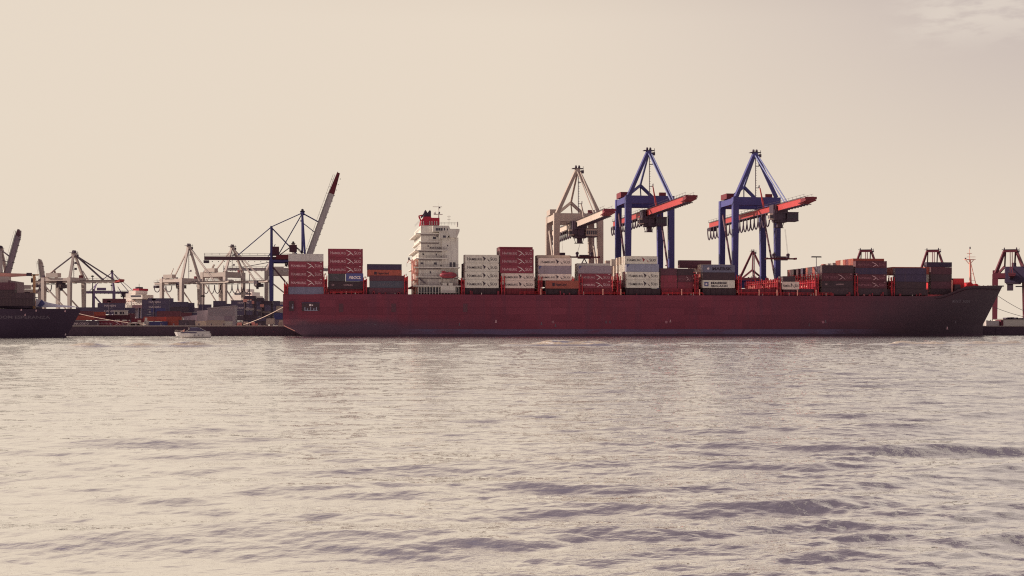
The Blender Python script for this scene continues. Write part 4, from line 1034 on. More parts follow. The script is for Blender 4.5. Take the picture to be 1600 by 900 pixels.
b = mb('boat_white'); b.prism([(2.0, 1.5), (3.3, 1.95), (6.9, 2.1), (7.0, 1.3), (10.8, 1.3), (10.9, 1.9), (7.4, 2.0), (7.0, 2.0), (6.9, 1.3), (2.0, 1.3)][:4] + [(6.9, 1.3), (2.2, 1.3)], -1.35, 1.35); b.box(6.9, 10.7, -1.6, -1.5, 1.3, 2.0); b.box(6.9, 10.7, 1.5, 1.6, 1.3, 2.0); b.bar((3.6, -1.2, 2.0), (4.6, -1.2, 2.65), .3, .12); b.build('cabin', boat)
b = mb('boat_dark'); b.box(2.2, 6.85, -1.38, -1.355, 1.5, 1.78); b.box(2.2, 6.85, 1.355, 1.38, 1.5, 1.78); b.build('window', boat)
b = mb('boat_dark'); b.prism([(4.5, 2.1), (5.0, 3.05), (7.6, 3.1), (9.6, 2.05)], -1.2, 1.2); b.mat('blue_grey'); b.box(4.9, 7.2, -1.25, 1.25, 3.1, 3.22); b.build('canopy', boat)
b = mb('rod_metal')
for h in (.35, .65): b.path([(.1, -.1, 1.75+h), (1.5, -1.0, 1.7+h), (2.6, -1.4, 1.6+h)], .03, 5)
for x, y in ((.3, -.2), (1.0, -.75), (1.8, -1.1), (2.6, -1.4)): b.tube((x, y, 1.6), (x, y, 2.35), .025, 5)
b.tube((4.45, 0, 2.6), (4.45, 0, 3.2), .12, 8); b.build('bow_rail', boat)
# person seated on the foredeck
def person(loc, rz, label):
    import bmesh
    j = {'pel': (0,0,.12), 'abd': (-.04,0,.32), 'che': (-.1,0,.52), 'nek': (-.1,0,.66), 'hed': (-.08,0,.76), 'top': (-.07,0,.88)}
    e = [('pel','abd'),('abd','che'),('che','nek'),('nek','hed'),('hed','top')]
    rad = {'pel': .16, 'abd': .13, 'che': .15, 'nek': .06, 'hed': .10, 'top': .07}
    for s, n in ((-1, 'l'), (1, 'r')):
        j['hip'+n] = (.08, s*.1, .11); j['kne'+n] = (.5, s*.13, .34); j['ank'+n] = (.82, s*.12, .05); j['toe'+n] = (1.0, s*.13, .04)
        j['sho'+n] = (-.1, s*.19, .58); j['elb'+n] = (.08, s*.25, .36); j['wri'+n] = (.3, s*.19, .36); j['fin'+n] = (.42, s*.15, .36)
        e += [('pel','hip'+n),('hip'+n,'kne'+n),('kne'+n,'ank'+n),('ank'+n,'toe'+n),('che','sho'+n),('sho'+n,'elb'+n),('elb'+n,'wri'+n),('wri'+n,'fin'+n)]
        rad.update({'hip'+n: .1, 'kne'+n: .065, 'ank'+n: .045, 'toe'+n: .04, 'sho'+n: .065, 'elb'+n: .045, 'wri'+n: .033, 'fin'+n: .03})
    names = list(j); me = bpy.data.meshes.new('person'); me.from_pydata([j[k] for k in names], [(names.index(a), names.index(c)) for a, c in e], [])
    o = link('person', me, None, loc); o.rotation_euler = (0, 0, rz); me.materials.append(M['skin'])
    o.modifiers.new('s', 'SKIN'); sk = me.skin_vertices[0].data if len(me.skin_vertices) else None
    if sk is None:
        bm = bmesh.new(); bm.from_mesh(me); bm.verts.layers.skin.verify(); bm.to_mesh(me); bm.free(); sk = me.skin_vertices[0].data
    for i, k in enumerate(names): sk[i].radius = (rad[k], rad[k]); sk[i].use_root = (k == 'pel')
    o.modifiers.new('u', 'SUBSURF').levels = 1
    tag(o, label, 'person')
    b = mb('cloth_pink'); rg = []
    for z, rx, ry, cx in ((.05, .2, .2, .02), (.25, .17, .18, -.03), (.5, .16, .21, -.1), (.6, .1, .16, -.1)):
        rg.append([(cx + rx*math.cos(a), ry*math.sin(a), z) for a in np.linspace(0, 2*math.pi, 12, endpoint=False)])
    b.loft(rg); b.build('shirt', o, smooth=True)
    b = mb('dark_steel'); rg = []
    for z, r_ in ((.80, .105), (.86, .11), (.91, .09), (.94, .03)): rg.append([(-.1 + r_*math.cos(a), r_*math.sin(a), z) for a in np.linspace(0, 2*math.pi, 12, endpoint=False)])
    b.loft(rg); b.build('hair', o, smooth=True)
    return o
person((mbx+2.9, Yb-.2, 1.86), math.pi, 'person sitting on the foredeck of the white cabin cruiser')

# ================================================================== TERMINAL YARD (left)
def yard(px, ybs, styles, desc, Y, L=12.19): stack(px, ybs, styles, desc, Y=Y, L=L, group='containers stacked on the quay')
ST['hr'] = ('hs_dark_red', None, 'plain'); ST['C'] = ('black', 'cosco', 'with white lettering'); ST['H'] = ('navy', 'hanjin', 'with white lettering')
yard(103.5, [500.8, 509.6], ['C'], 'on the quay edge right of the black bow', 548)
yard(152, [500.3, 509.8], ['R'], 'on quay edge below the white control cabin', 550)
yard(116, [488.5, 494.0, 500.2], ['oo', 'Rp'], 'behind the lettered black one on the quay', 575)
yard(157, [492, 500], ['hr'], 'behind the lettered red one on the quay', 578)
yard(118.5, [480, 489], ['n'], 'low row under the mauve crane', 640)
yard(152.5, [473.3, 482, 490], ['H', 'H'], 'navy block left of the white control cabin', 650)
yard(133, [482.5, 491], ['n'], 'beside the navy block near the control cabin', 660)
yard(222, [467.8, 475.8, 483.6, 491.4, 499.5], ['H', 'H', 'H', 'H'], 'tall block right of the distant white ship bridge', 640)
yard(231, [465.8, 474], ['n'], 'top of the row behind the tall navy block', 690)
yard(245, [486, 494.2], ['m'], 'above the orange pair on the quay', 600, L=10)
yard(224.5, [494.6, 502], ['oo'], 'left of the orange pair on quay', 570, L=9.6)
yard(260, [494.4, 501.8, 509.4], ['oo', 'oo'], 'right of the low blue one on quay', 568, L=6.06)
yard(230, [502.4, 509.2], ['b'], 'low on quay behind the bow of the white boat', 566, L=8)
yard(279, [500, 509.4], ['gk'], 'on quay directly behind the white cabin cruiser', 552, L=6.4)
yard(253, [471.5, 479.5, 487], ['n', 'k'], 'behind left legs of the pale crane', 660)
yard(283, [473, 480.5, 488], ['n', 'n'], 'behind middle legs of the pale crane', 665, L=6.06)
yard(310, [475.5, 484], ['n'], 'behind right leg of the pale crane', 670, L=6.06)
yard(333, [470, 477.5, 485], ['n', 'k'], 'above the left end of the grey shed', 680, L=6.06)
yard(361, [469, 477, 485, 493, 501], ['H', 'H', 'n', 'k'], 'block right of the grey shed', 640)
yard(397, [470, 478, 486, 494, 502], ['n', 'n', 'k', 'k'], 'block beside the straddle carriers', 660)
yard(416.5, [497.2, 507.2], ['e'], 'on quay under the mooring line', 560, L=3.2)
yard(432, [478, 488, 498, 508], ['e', 'n', 'n'], 'beside the stern of the red ship', 600, L=5.5)
yard(323, [500.2, 508.6], ['e'], 'low in front of the grey shed', 545, L=6.9)
yard(305, [505.2, 508.6], ['e'], 'flat one left of the grey shed front', 548, L=4.2)
yard(351, [502.5, 508.6], ['w'], 'small one at the corner of the grey shed', 556, L=3.0)
# shed
sh = empty('grey_shed', quay(346, 575)); tag(sh, 'lilac grey corrugated shed standing on the quay behind the boat', 'shed')
b = mb('shed_grey'); sc = depth(X_at(346, 575), 575)/F; hw = 21*sc
zT = (YH-480)*sc + HC - ZQ
b.prism([(-hw, 0), (hw, 0), (hw, zT+.4), (-hw, zT-.6)], 0, 14); b.prism([(-hw-17*sc*1.0, 0), (-hw-.01, 0), (-hw-.01, zT-1.1), (-hw-17*sc, zT-1.6)], 2, 12); b.build('wall', sh)
b = mb('silver_grey')
b.prism([(-hw-.3, zT-.58), (hw+.3, zT+.45), (hw+.3, zT+.75), (-hw-.3, zT-.28)], -.3, 14.3); b.build('roof', sh)
b = mb('lilac'); b.box(hw*.2, hw*.8, -.04, 0, 0, zT*.55); b.build('door', sh)
b = mb('silver_grey')
for i in range(26): b.box(-hw + 2*hw*(i+.5)/26-.05, -hw+2*hw*(i+.5)/26+.05, -.1, -.045, zT*.56, zT-.7)
b.build('cladding_rib', sh)
# grey ramp left of shed
b = mb('lilac'); x, y, z = P(308, 500, 585); b.prism([(-5.5, 0), (5, 0), (5, 5.6), (-5.5, 4.2)], 0, 5); b.mat('silver_grey'); b.bar((-5.8, -.1, 2.6), (6.5, -.1, 1.0), .3, .5)
for t in (-4, -1, 2): b.box(t, t+.25, -.3, 0, 0, 3.6)
o = b.build('covered_ramp'); o.location = (x, y, ZQ); tag(o, 'low lilac ramp building left of the grey shed', 'building')
# control cabin on a pole
x, y, z = P(189, 494, 590); cc = empty('control_cabin', (x, y, ZQ)); tag(cc, 'small white control cabin on a post above the red container', 'cabin')
zc = z - ZQ; b = mb('ship_white'); b.box(-2.7, 2.7, -1.6, 1.6, zc, zc+2.3); b.box(-2.9, 2.9, -1.8, 1.8, zc+2.3, zc+2.5); b.build('cab', cc)
for x_ in (-1.8, .1, 1.3): b = mb('glass_dark'); b.box(x_-.4, x_+.5*(1 if x_ < 1 else .4), -1.64, -1.6, zc+.8, zc+1.8); b.build('window', cc)
b = mb('silver_grey'); b.box(-.5, .5, -.5, .5, 0, zc); b.bar((-.5, -.6, 0), (-2.4, -1, zc), .3, .12); b.build('post', cc)
# distant white ship bridges
def far_box(s_, mat, name, pl, pr, yt, yb, Y, d=8, off=0.0):
    b = mb(mat); xl, xr = X_at(pl, Y), X_at(pr, Y); xm = (xl+xr)/2
    b.box(xl, xr, Y-off, Y+d, Z_at(yb, xm, Y), Z_at(yt, xm, Y)); return b.build(name, s_)
fb = empty('distant_ship', (0, 0, 0)); tag(fb, 'distant ship with white bridge house and red funnel top beside the navy block', 'ship')
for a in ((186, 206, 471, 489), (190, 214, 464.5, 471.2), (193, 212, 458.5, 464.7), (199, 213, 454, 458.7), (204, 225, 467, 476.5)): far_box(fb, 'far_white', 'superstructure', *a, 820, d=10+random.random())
wg = far_box(fb, 'far_white', 'bridge_wing', 205, 231, 460.8, 467.2, 820, off=2)
far_box(fb, 'glass_dark', 'bridge_window', 208, 228, 461.6, 464.2, 820, d=-2.05, off=2.1)
for px in (189, 193, 197, 201, 206, 210): far_box(fb, 'salmon', 'window', px, px+1.3, 469.5, 471, 820, d=-.2, off=.3)
for px in (188, 192, 196, 208, 214, 220): far_box(fb, 'crane_brown', 'window', px, px+1.0, 473.5, 475, 820, d=-.2, off=.3)
fu = far_box(fb, 'funnel_red', 'funnel', 200, 213, 450.8, 454.2, 824); far_box(fu, 'funnel_black', 'funnel_cap', 205, 209, 448.2, 451, 824, d=5)
b = mb('dark_steel'); x = X_at(212.5, 824); b.tube((x, 824, Z_at(455, x, 824)), (x, 824, Z_at(443.5, x, 824)), .15, 5); b.box(x-2.4, x+2.4, 823.9, 824.1, Z_at(450.4, x, 824), Z_at(449.9, x, 824)); b.build('mast', fb)
far_box(fb, 'maroon', 'hull', 196, 233, 476.6, 482, 820, d=14); far_box(fb, 'shed_grey', 'house_or_shade_block', 205, 219, 481, 500, 822, d=6)
for px in (197, 203, 220, 226): far_box(fb, 'navy', 'support_leg', px, px+1.6, 481, 505, 819, d=1)
f2 = empty('distant_ship', (0, 0, 0)); tag(f2, 'distant cream ship bridge seen behind the crane over the grey shed', 'ship')
for a in ((356, 402, 462.5, 470.5), (362, 396, 456.5, 462.7), (366, 386, 451.5, 456.7)): far_box(f2, 'far_white', 'superstructure', *a, 960, d=10+random.random())
far_box(f2, 'glass_dark', 'bridge_window', 364, 394, 458, 460.2, 960, d=-.1, off=.2); far_box(f2, 'funnel_red', 'funnel', 388, 405, 463.5, 468.5, 955, d=4)
for o_, a_ in ((fb, -32), (f2, -28)):
    pv = Vector((X_at(208 if o_ is fb else 380, 820 if o_ is fb else 960), 820 if o_ is fb else 960, 0)); Rm = Matrix.Rotation(R(a_), 3, 'Z'); o_.rotation_euler = (0, 0, R(a_)); o_.location = pv - Rm @ pv
# more rows that fill the yard behind the quay
for px, yb_, st_, ds, Y_, L_ in ((97, [487.5, 493, 499.6], ['m', 'oo'], 'under the black bow, left of the lettered black one', 566, 12.19), (205, [497.5, 504], ['Rp'], 'right of the lettered red one on quay', 600, 6.06),
        (180, [480.5, 489.5, 500], ['n', 'm'], 'behind the post of the white control cabin', 660, 9.0), (104, [483.5, 492], ['n'], 'left end of the low row under mauve crane', 645, 12.19),
        (262, [480, 488, 495], ['n', 'm'], 'under the middle of the pale crane', 700, 12.19), (300, [481, 488.5, 496], ['l', 'n'], 'between the pale crane and the grey shed', 700, 12.19),
        (380, [492, 500, 508.5], ['k', 'n'], 'in the shadow of the straddle carriers', 585, 6.06), (402, [495, 502, 508.6], ['n', 'k'], 'left of the beige box under the mooring line', 575, 3.4),
        (236, [481.5, 488, 495], ['b', 'n'], 'between the navy block and the orange pair', 620, 6.06), (428, [489, 499, 508.5], ['b', 'l'], 'last one before the red stern', 590, 3.6),
        (338, [474.5, 481], ['n'], 'low behind the right side of the grey shed', 690, 12.19), (160, [466.5, 474], ['m'], 'maroon top behind the mauve boom', 760, 12.19)):
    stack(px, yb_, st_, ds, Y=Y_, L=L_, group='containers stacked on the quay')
# lamp masts
def lamp(px, ytop, Y, label, w=3.0, ybase=None):
    x = X_at(px, Y); zt = Z_at(ytop, x, Y) - ZQ; l = empty('floodlight_mast', (x, Y, ZQ)); tag(l, label, 'lamp', 'floodlight masts in the terminal')
    b = mb('dark_steel'); b.tube((0,0,0), (0,0,zt), .32, 8, .18); b.build('pole', l)
    b = mb('dark_steel'); b.box(-w, w, -.3, .3, zt-.2, zt+.2)
    for t in (-1, -.5, 0, .5, 1): b.box(t*w*.9-.45, t*w*.9+.45, -.5, .5, zt-.45, zt+.05)
    b.build('lamp_head', l)
lamp(1275.5, 401, 700, 'tall floodlight mast behind the stack forward of third crane', w=2.6)
lamp(1212, 415.3, 700, 'floodlight mast glimpsed right of third crane leg', w=1.8)
lamp(1045.5, 414.2, 650, 'short floodlight mast between the legs of middle crane', w=1.6)
lamp(240.5, 467.5, 620, 'pale lamp mast in front of tall navy block', w=.7)
lamp(170.5, 470, 620, 'lamp mast left of white control cabin', w=.6)
lamp(144.6, 431, 705, 'thin mast standing on the mauve crane boom line', w=.3)
lamp(389.8, 421, 840, 'thin tapered mast right of the grey shed crane', w=.3)
lamp(317, 462, 640, 'lamp mast left of the grey shed crane leg', w=.6)
# straddle carriers
def carrier(px, yt, Y, label, mat='dark_steel'):
    x = X_at(px, Y); h = Z_at(yt, x, Y) - ZQ; s = empty('straddle_carrier', (x, Y, ZQ)); tag(s, label, 'vehicle', 'straddle carriers among the container stacks')
    for sx in (-2.2, 2.2):
        for sy in (-3.5, 3.5): b = mb(mat); b.box(sx-.3, sx+.3, sy-.3, sy+.3, 1.0, h-1.2); b.build('leg', s)
    b = mb(mat); b.box(-2.7, 2.7, -4.2, 4.2, h-1.3, h-.5); b.box(-2.4, 2.4, -1.5, 1.5, h-.5, h+.2); b.build('top_frame', s)
    b = mb('salmon'); b.box(-2.8, -1.1, -4.4, -2.9, h-2.6, h-1.3); b.build('cab', s)
    b = mb('crane_dark')
    for sx in (-2.2, 2.2):
        b.box(sx-.35, sx+.35, -4.6, 4.6, .7, 1.3)
        for y in (-4, -2, 2, 4): b.tube((sx-.25, y, .65), (sx+.25, y, .65), .65, 10)
    b.build('wheel', s)
    b = mb('rod_metal'); b.box(-2.3, 2.3, -.5, .5, h*.55, h*.6); b.bar((-2.2, -3.85, 2), (-2.2, -3.85, h-2), .12); b.build('ladder', s)
carrier(391, 463, 600, 'straddle carrier with salmon cab nearest the grey shed')
carrier(404, 466, 615, 'second straddle carrier from the grey shed')
carrier(417, 471, 605, 'straddle carrier beside the blue crane leg')
# clutter on the quay edge
for px, col, w_, h_, lab in ((205, 'beige', 1.6, 1.0, 'beige crate pile right of lettered red quay container'), (212, 'crane_far_beige', 1.8, .9, 'pale crate pile on the quay under the white ship bridge'), (219, 'beige', 1.2, 1.6, 'beige crate beside the low blue quay container'),
                             (229, 'hs_white', .8, 2.2, 'white bollard box left of the low blue container'), (376, 'salmon', 1.6, 1.0, 'salmon crate at the end of the mooring line'), (386, 'beige', 1.8, 1.2, 'beige crate under the mooring line'), (397, 'salmon', 1.5, 1.1, 'salmon crate below the straddle carrier'), (441, 'beige', 1.6, 1.6, 'beige crate beside the red stern')):
    x = X_at(px, 528); b = mb(col); b.box(-w_, w_, -.8, .8, 0, h_); b.box(-w_*.7, w_*.2, -.7, .7, h_, h_*1.5); b.mat('dark_steel')
    for t in (-1, -.3, .4, 1): b.box(t*w_*.95-.05, t*w_*.95+.05, -.84, -.8, 0, h_)
    o = b.build('crate'); o.location = (x, 528, ZQ); tag(o, lab, 'crate', 'crates along the quay edge')
# bollards along quay
first = None
for i in range(34):
    x = -165 + i*4.6
    if first is None:
        b = mb('dark_steel'); b.tube((0,0,0), (0,0,.5), .25, 8); b.tube((0,0,.5), (0,0,.75), .42, 8); first = b.build('bollard'); o = first
    else:
        o = first.copy(); COL.objects.link(o)
    o.location = (x, 522.4, ZQ+.3); tag(o, 'dark mooring bollard on the kerb of the left quay', 'bollard', 'mooring bollards on the left quay')
# mooring lines
def line(a, c, sag, r, label, mat='rope'):
    a = Vector(a); c = Vector(c); b = mb(mat); pts = []
    for t in np.linspace(0, 1, 12): p = a.lerp(c, t); p.z -= sag*4*t*(1-t); pts.append(p)
    b.path(pts, r, 6); o = b.build('mooring_line'); tag(o, label, 'rope', 'mooring lines')
line(P(380, 507.5, 523), (-12.6, 484.0, 10.6), .5, .10, 'pale mooring line rising from the quay to the stern')
line((262.8, YC+2, 17.6), P(1640, 500, 524), 1.5, .09, 'upper thin mooring line from the bow to the right quay', 'dark_steel')
line((262.0, YC+2, 12.0), P(1650, 503, 524), 1.2, .09, 'lower thin mooring line from the bow to the right quay', 'dark_steel')
line(P(117, 488.5, 560), P(228, 507, 524), .6, .10, 'pale cable slanting over the red containers on the quay')
# right quay
b = mb('lilac'); x, y, z = P(1549, 505, 560); w_ = 3.6
o = container(X_at(1541, 565), 565, ZQ, 6.06, 2.6, 'grey', None, 'light grey container on the quay under the bow', 'containers stacked on the quay')
bm_ = empty('long_low_building', (X_at(1586, 600), 600, ZQ)); tag(bm_, 'long pale low building at the foot of the right red crane', 'building')
b = mb('hs_white'); b.box(-6, 24, 0, 10, 0, 3.5); b.build('wall', bm_)
b = mb('crane_far_red'); b.box(-7.3, -6.01, -.2, 5, 0, 3.2); b.box(-8.4, -7.8, -.2, 5, 0, 2.6); b.build('end_frame', bm_)
b = mb('dark_steel'); b.box(-6.3, 24.2, -.3, 10.3, 3.5, 3.7)
for i in range(14): xx = random.uniform(-5.5, 22); b.box(xx, xx+random.uniform(.6, 2.4), 1, 4, 3.7, 3.7+random.uniform(.3, 1.0))
b.build('roof', bm_)
def far_mound(px0, px1, Y, hmax, name, label):
    b = mb('foliage'); xa, xb = X_at(px0, Y), X_at(px1, Y); n_ = 60
    for i in range(n_):
        t = (i+.5)/n_; x = xa + (xb-xa)*t; h = hmax*(.6+.4*math.sin(t*9)+.3*random.random()); r_ = (xb-xa)/n_*1.6
        for k_ in range(14):
            px_, py_, pz_ = x + random.uniform(-r_, r_), Y + random.uniform(-4, 4), ZQ + random.uniform(0, h); s = random.uniform(.4, 1.1)
            b.add([(px_-s, py_, pz_-s*.5), (px_+s, py_+.3, pz_-s*.3), (px_+s*.3, py_, pz_+s*.8)], [(0,1,2)])
    o = b.build(name); o['kind'] = 'stuff'; o['label'] = label; o['category'] = 'trees'
far_mound(1536, 1700, 1300, 7, 'tree_belt', 'dark low belt of distant trees beyond the right quay')
far_mound(-100, 460, 1500, 12, 'tree_belt', 'dark low belt of distant trees behind the left terminal')

# ================================================================== WATER
def water():
    th0, th1 = R(-17), R(33.5)
    ths = np.concatenate([np.linspace(R(-80), th0, 70, endpoint=False), np.linspace(th0, th1, 1050), np.linspace(th1, R(85), 71)[1:]])
    r = [1.5]
    while r[-1] < 13: r.append(r[-1] + .12)
    while r[-1] < 540: r.append(r[-1] + max(.04, r[-1]*.0025))
    while r[-1] < 26000: r.append(r[-1]*1.25)
    r = np.array(r); dr = np.gradient(r)
    T, RR = np.meshgrid(ths, r); DR = np.repeat(dr[:, None], len(ths), 1)
    X = RR*np.sin(T); Y = RR*np.cos(T); Zw = np.zeros_like(X)
    g = np.random.default_rng(5)
    # two trains plus chop; amplitudes set from a target slope per wave
    n = 92
    for i in range(n):
        lam = 10**g.uniform(math.log10(.22), math.log10(7.0))
        if i % 5 == 0: lam = g.uniform(2.2, 6.5)
        d = g.normal(0, R(17)) + R(5) if lam > 1.0 else g.normal(0, R(34))
        k = 2*math.pi/lam; slope = (.027 if lam > 1.0 else .027)*(0.6 if lam > 4 else 1.0)
        a = slope/k
        att = np.clip((lam/(DR*3.0) - .6)/.8, 0, 1)
        ph = k*(X*math.sin(d) + Y*math.cos(d)) + g.uniform(0, 6.28)
        # slow group modulation breaks up endless crests
        gm = .55 + .45*np.sin(X*k*g.uniform(.07, .16)*(1 if i % 2 else -1) + Y*k*g.uniform(.05, .13) + g.uniform(0, 6))
        s = np.sin(ph); Zw += att*a*gm*(s + .28*np.cos(2*ph))
    # calm and rough patches
    pt = .5 + .5*np.sin(X*.031+1.0 + 1.3*np.sin(Y*.021))*np.sin(Y*.047+.6+.9*np.sin(X*.017))
    right = np.clip((X/np.maximum(Y, 1) - .0)/.5, 0, 1)
    Zw *= (.54 + .42*pt + .36*right)
    # wash of a passing launch: a broken ridge crossing the river
    for yc, amp, wd in ((224, .75, 1.3), (236, .45, 1.2), (252, .25, 1.3)):
        yy = Y - (yc + 3.5*np.sin(X*.045+.6) + .03*X)
        brk = np.clip(np.sin(X*.09+yc)+.35*np.sin(X*.31+1.3)+.25*np.sin(X*.83), 0, 1.3)
        Zw += amp*brk*np.exp(-(yy/wd)**2)
    fade = np.clip((RR-1.5)/6, 0, 1); Zw *= fade
    Zw[RR > 541] = 0
    R_, C_ = X.shape
    co = np.stack([X, Y, Zw], -1).reshape(-1, 3).astype(np.float32)
    idx = np.arange(R_*C_).reshape(R_, C_)
    f = np.stack([idx[:-1, :-1], idx[1:, :-1], idx[1:, 1:], idx[:-1, 1:]], -1).reshape(-1, 4)[:, ::-1]
    me = bpy.data.meshes.new('river'); me.vertices.add(len(co)); me.vertices.foreach_set('co', co.ravel())
    me.loops.add(f.size); me.loops.foreach_set('vertex_index', f.astype(np.int32).ravel())
    me.polygons.add(len(f)); me.polygons.foreach_set('loop_start', np.arange(0, f.size, 4, dtype=np.int32)); me.polygons.foreach_set('loop_total', np.full(len(f), 4, np.int32))
    me.polygons.foreach_set('use_smooth', np.ones(len(f), bool)); me.update(calc_edges=True)
    m = bpy.data.materials.new('river_water'); m.use_nodes = True; N = m.node_tree.nodes; L = m.node_tree.links; b = N['Principled BSDF']
    b.inputs['Base Color'].default_value = (.20, .15, .17, 1); b.inputs['Roughness'].default_value = .10; b.inputs['IOR'].default_value = 1.6; b.inputs['Metallic'].default_value = .72
    geo = N.new('ShaderNodeNewGeometry')
    def noise(sx, sy, sc, det):
        mp = N.new('ShaderNodeMapping'); mp.inputs['Scale'].default_value = (sx, sy, 1); L.new(geo.outputs['Position'], mp.inputs[0])
        n_ = N.new('ShaderNodeTexNoise'); n_.inputs['Scale'].default_value = sc; n_.inputs['Detail'].default_value = det; n_.inputs['Roughness'].default_value = .6; L.new(mp.outputs[0], n_.inputs['Vector']); return n_
    n1 = noise(1.0, 1.9, 1.6, 5); n2 = noise(.5, 1.1, .45, 4)
    b1 = N.new('ShaderNodeBump'); b1.inputs['Distance'].default_value = .13; b1.inputs['Strength'].default_value = .6; L.new(n1.outputs['Fac'], b1.inputs['Height']); sp0 = N.new('ShaderNodeSeparateXYZ'); L.new(geo.outputs['Position'], sp0.inputs[0]); q1 = N.new('ShaderNodeMapRange'); q1.inputs['From Min'].default_value = 25; q1.inputs['From Max'].default_value = 160; q1.inputs['To Min'].default_value = .3; q1.inputs['To Max'].default_value = 1.0; L.new(sp0.outputs['Y'], q1.inputs['Value']); L.new(q1.outputs[0], b1.inputs['Strength'])
    b2 = N.new('ShaderNodeBump'); b2.inputs['Distance'].default_value = .15; b2.inputs['Strength'].default_value = .5; L.new(n2.outputs['Fac'], b2.inputs['Height']); L.new(b1.outputs[0], b2.inputs['Normal'])
    L.new(b2.outputs[0], b.inputs['Normal'])
    # silt clouds and foam flecks
    n3 = noise(.02, .05, 1.0, 4); mx = N.new('ShaderNodeMix'); mx.data_type = 'RGBA'; mx.inputs[6].default_value = (.94, .895, .84, 1); mx.inputs[7].default_value = (1.0, .965, .90, 1); L.new(n3.outputs['Fac'], mx.inputs[0])
    sp = N.new('ShaderNodeSeparateXYZ'); L.new(geo.outputs['Position'], sp.inputs[0])
    n4 = noise(.35, 1.2, 1.0, 3)
    def mr(s_, a, c, o0=0., o1=1.):
        x = N.new('ShaderNodeMapRange'); x.interpolation_type = 'SMOOTHSTEP'; x.inputs['From Min'].default_value = a; x.inputs['From Max'].default_value = c; x.inputs['To Min'].default_value = o0; x.inputs['To Max'].default_value = o1; L.new(s_, x.inputs['Value']); return x.outputs[0]
    def mu(a, c, op='MULTIPLY'):
        x = N.new('ShaderNodeMath'); x.operation = op; L.new(a, x.inputs[0]); L.new(c, x.inputs[1]); return x.outputs[0]
    edge = mr(sp.outputs['Y'], 466, 478); fm = mu(edge, mr(n4.outputs['Fac'], .60, .66))
    wz = mu(mr(sp.outputs['Y'], 190, 205), mr(sp.outputs['Y'], 285, 265)); brown = mu(mu(wz, mr(sp.outputs['Z'], .16, .40)), mr(n4.outputs['Fac'], .38, .58)); crest = mu(brown, mr(n4.outputs['Fac'], .62, .68)); fm = mu(fm, crest, 'MAXIMUM')
    mx2 = N.new('ShaderNodeMix'); mx2.data_type = 'RGBA'; L.new(fm, mx2.inputs[0]); mxb = N.new('ShaderNodeMix'); mxb.data_type = 'RGBA'; L.new(brown, mxb.inputs[0]); L.new(mx.outputs[2], mxb.inputs[6]); mxb.inputs[7].default_value = (.58, .47, .36, 1); L.new(mxb.outputs[2], mx2.inputs[6]); L.new(mr(mu(fm, brown, 'MAXIMUM'), 0, 1, .965, .0), b.inputs['Metallic']); mx2.inputs[7].default_value = (.85, .78, .72, 1)
    L.new(mx2.outputs[2], b.inputs['Base Color'])
    L.new(mr(fm, 0, 1, .02, .8), b.inputs['Roughness'])
    me.materials.append(m)
    o = link('river', me); tag(o, kind='structure')
water()

# ================================================================== SKY AND SUN
SUN_EL, SUN_AZ = R(27), R(-82)        # azimuth measured from +Y towards +X
sd = Vector((math.sin(SUN_AZ)*math.cos(SUN_EL), math.cos(SUN_AZ)*math.cos(SUN_EL), math.sin(SUN_EL)))
w = bpy.data.worlds.new('World'); scn.world = w; w.use_nodes = True
N = w.node_tree.nodes; L = w.node_tree.links; bg = N['Background']; bg.inputs['Strength'].default_value = 0.1
sky = N.new('ShaderNodeTexSky'); sky.sky_type = 'NISHITA'; sky.sun_disc = False; sky.sun_elevation = SUN_EL; sky.sun_rotation = SUN_AZ; sky.dust_density = 4.0; sky.air_density = 1.5
tc = N.new('ShaderNodeTexCoord'); nrm = N.new('ShaderNodeVectorMath'); nrm.operation = 'NORMALIZE'; L.new(tc.outputs['Generated'], nrm.inputs[0])
sp = N.new('ShaderNodeSeparateXYZ'); L.new(nrm.outputs[0], sp.inputs[0])
ramp = N.new('ShaderNodeValToRGB'); L.new(sp.outputs['Z'], ramp.inputs[0]); e = ramp.color_ramp.elements
e[0].position = 0.0; e[0].color = (.868, .742, .605, 1); e[1].position = 1.0; e[1].color = (.20, .17, .25, 1)
for p_, c_ in ((.22, (.868, .742, .61, 1)), (.31, (.72, .60, .50, 1)), (.44, (.36, .285, .30, 1)), (.7, (.21, .165, .20, 1))): x = e.new(p_); x.color = c_
def wmr(s_, a, c, o0=0., o1=1.):
    x = N.new('ShaderNodeMapRange'); x.interpolation_type = 'SMOOTHSTEP'; x.inputs['From Min'].default_value = a; x.inputs['From Max'].default_value = c; x.inputs['To Min'].default_value = o0; x.inputs['To Max'].default_value = o1; L.new(s_, x.inputs['Value']); return x.outputs[0]
def wmath(op, a, c):
    x = N.new('ShaderNodeMath'); x.operation = op; L.new(a, x.inputs[0])
    if isinstance(c, (int, float)): x.inputs[1].default_value = c
    else: L.new(c, x.inputs[1])
    return x.outputs[0]
def wmix(f, a, c):
    x = N.new('ShaderNodeMix'); x.data_type = 'RGBA'
    if isinstance(f, float): x.inputs[0].default_value = f
    else: L.new(f, x.inputs[0])
    L.new(a, x.inputs[6])
    if isinstance(c, tuple): x.inputs[7].default_value = (*c, 1)
    else: L.new(c, x.inputs[7])
    return x.outputs[2]
c = ramp.outputs[0]
lf = wmath('MULTIPLY', wmr(sp.outputs['X'], .22, -.25), wmr(sp.outputs['Z'], .85, .30))
c = wmix(wmath('MULTIPLY', lf, .8), c, (.86, .74, .61))
azr = wmath('MULTIPLY', wmr(sp.outputs['X'], .10, .62), wmr(sp.outputs['Z'], .0, .36))
c = wmix(wmath('MULTIPLY', azr, .8), c, (.36, .29, .35))
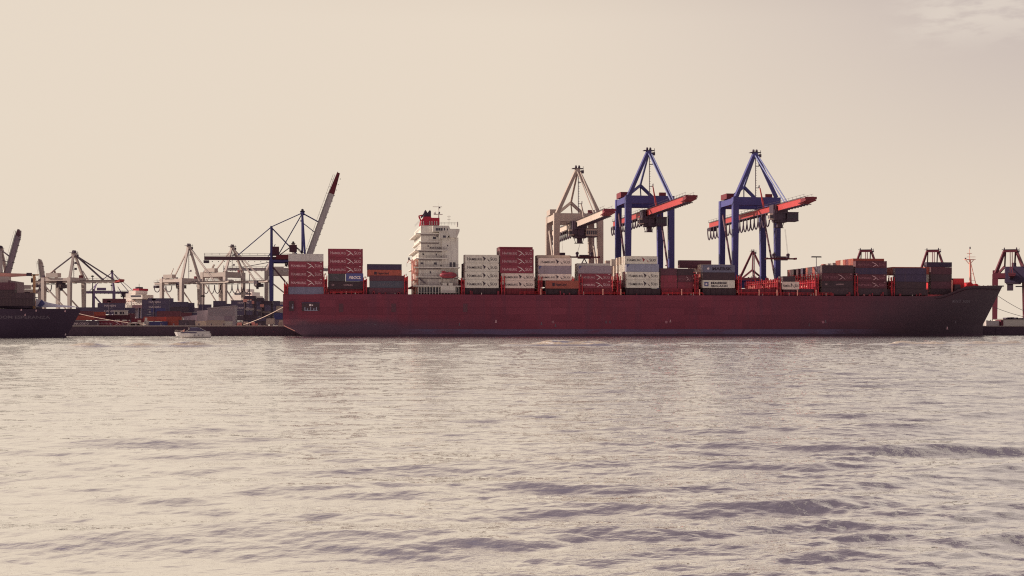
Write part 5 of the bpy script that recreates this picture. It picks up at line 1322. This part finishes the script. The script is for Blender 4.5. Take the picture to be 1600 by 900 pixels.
c = wmix(wmath('MULTIPLY', wmr(sp.outputs['X'], .02, .55), wmr(sp.outputs['Z'], .20, .58, 0, 1.0)), c, (.075, .05, .08))
c = wmix(wmr(sp.outputs['Y'], .15, -.45, 0, .62), c, (.12, .085, .13))   # unseen sky behind the camera, darkened to dim the near faces
# thin clouds high on the right
mp = N.new('ShaderNodeMapping'); mp.inputs['Scale'].default_value = (5, 5, 17); L.new(nrm.outputs[0], mp.inputs[0])
cn = N.new('ShaderNodeTexNoise'); cn.inputs['Scale'].default_value = 4.2; cn.inputs['Detail'].default_value = 8; cn.inputs['Roughness'].default_value = .58; L.new(mp.outputs[0], cn.inputs['Vector'])
cm = wmath('MULTIPLY', wmath('MULTIPLY', wmr(cn.outputs['Fac'], .40, .58), wmr(sp.outputs['Z'], .185, .215)), wmr(sp.outputs['X'], .38, .43))
c = wmix(wmath('MULTIPLY', wmr(sp.outputs['X'], .34, .5), wmr(sp.outputs['Z'], .08, .24, 0, .18)), c, (.55, .48, .47))
c = wmix(wmath('MULTIPLY', cm, .55), c, (.88, .775, .665))
# bright haze round the sun
dt = N.new('ShaderNodeVectorMath'); dt.operation = 'DOT_PRODUCT'; L.new(nrm.outputs[0], dt.inputs[0]); dt.inputs[1].default_value = sd
gl = wmr(dt.outputs['Value'], .45, 1.0)
sc_ = N.new('ShaderNodeVectorMath'); sc_.operation = 'SCALE'; L.new(c, sc_.inputs[0]); L.new(wmath('MULTIPLY', wmath('ADD', wmath('MULTIPLY', gl, 1.2), 1.0), 9.6), sc_.inputs['Scale'])
final = wmix(0.06, sc_.outputs[0], sky.outputs[0])
L.new(final, bg.inputs['Color'])
sun = bpy.data.lights.new('Sun', 'SUN'); sun.energy = 4.0; sun.angle = R(0.6); sun.color = (1.0, .86, .70)
so = bpy.data.objects.new('Sun', sun); COL.objects.link(so); so.rotation_euler = (-sd).to_track_quat('-Z', 'Y').to_euler(); so.location = (-300, 300, 300)

# ================================================================== CAMERA
cam = bpy.data.cameras.new('Camera'); cam.lens = F/1600*36; cam.sensor_width = 36; cam.clip_end = 60000; cam.clip_start = .3; cam.shift_y = (YH-450)/1600
co = bpy.data.objects.new('Camera', cam); COL.objects.link(co); co.location = (0, 0, HC); co.rotation_euler = (R(90), 0, -YAW); scn.camera = co
scn.view_settings.view_transform = 'Standard'; scn.view_settings.look = 'None'; scn.view_settings.exposure = 0
scn.render.engine = 'CYCLES'; scn.cycles.max_bounces = 6; scn.cycles.use_denoising = False; scn.cycles.filter_width = 1.15; scn.cycles.sample_clamp_indirect = 4
print('containers', N_CONT, 'objects', len(bpy.data.objects))
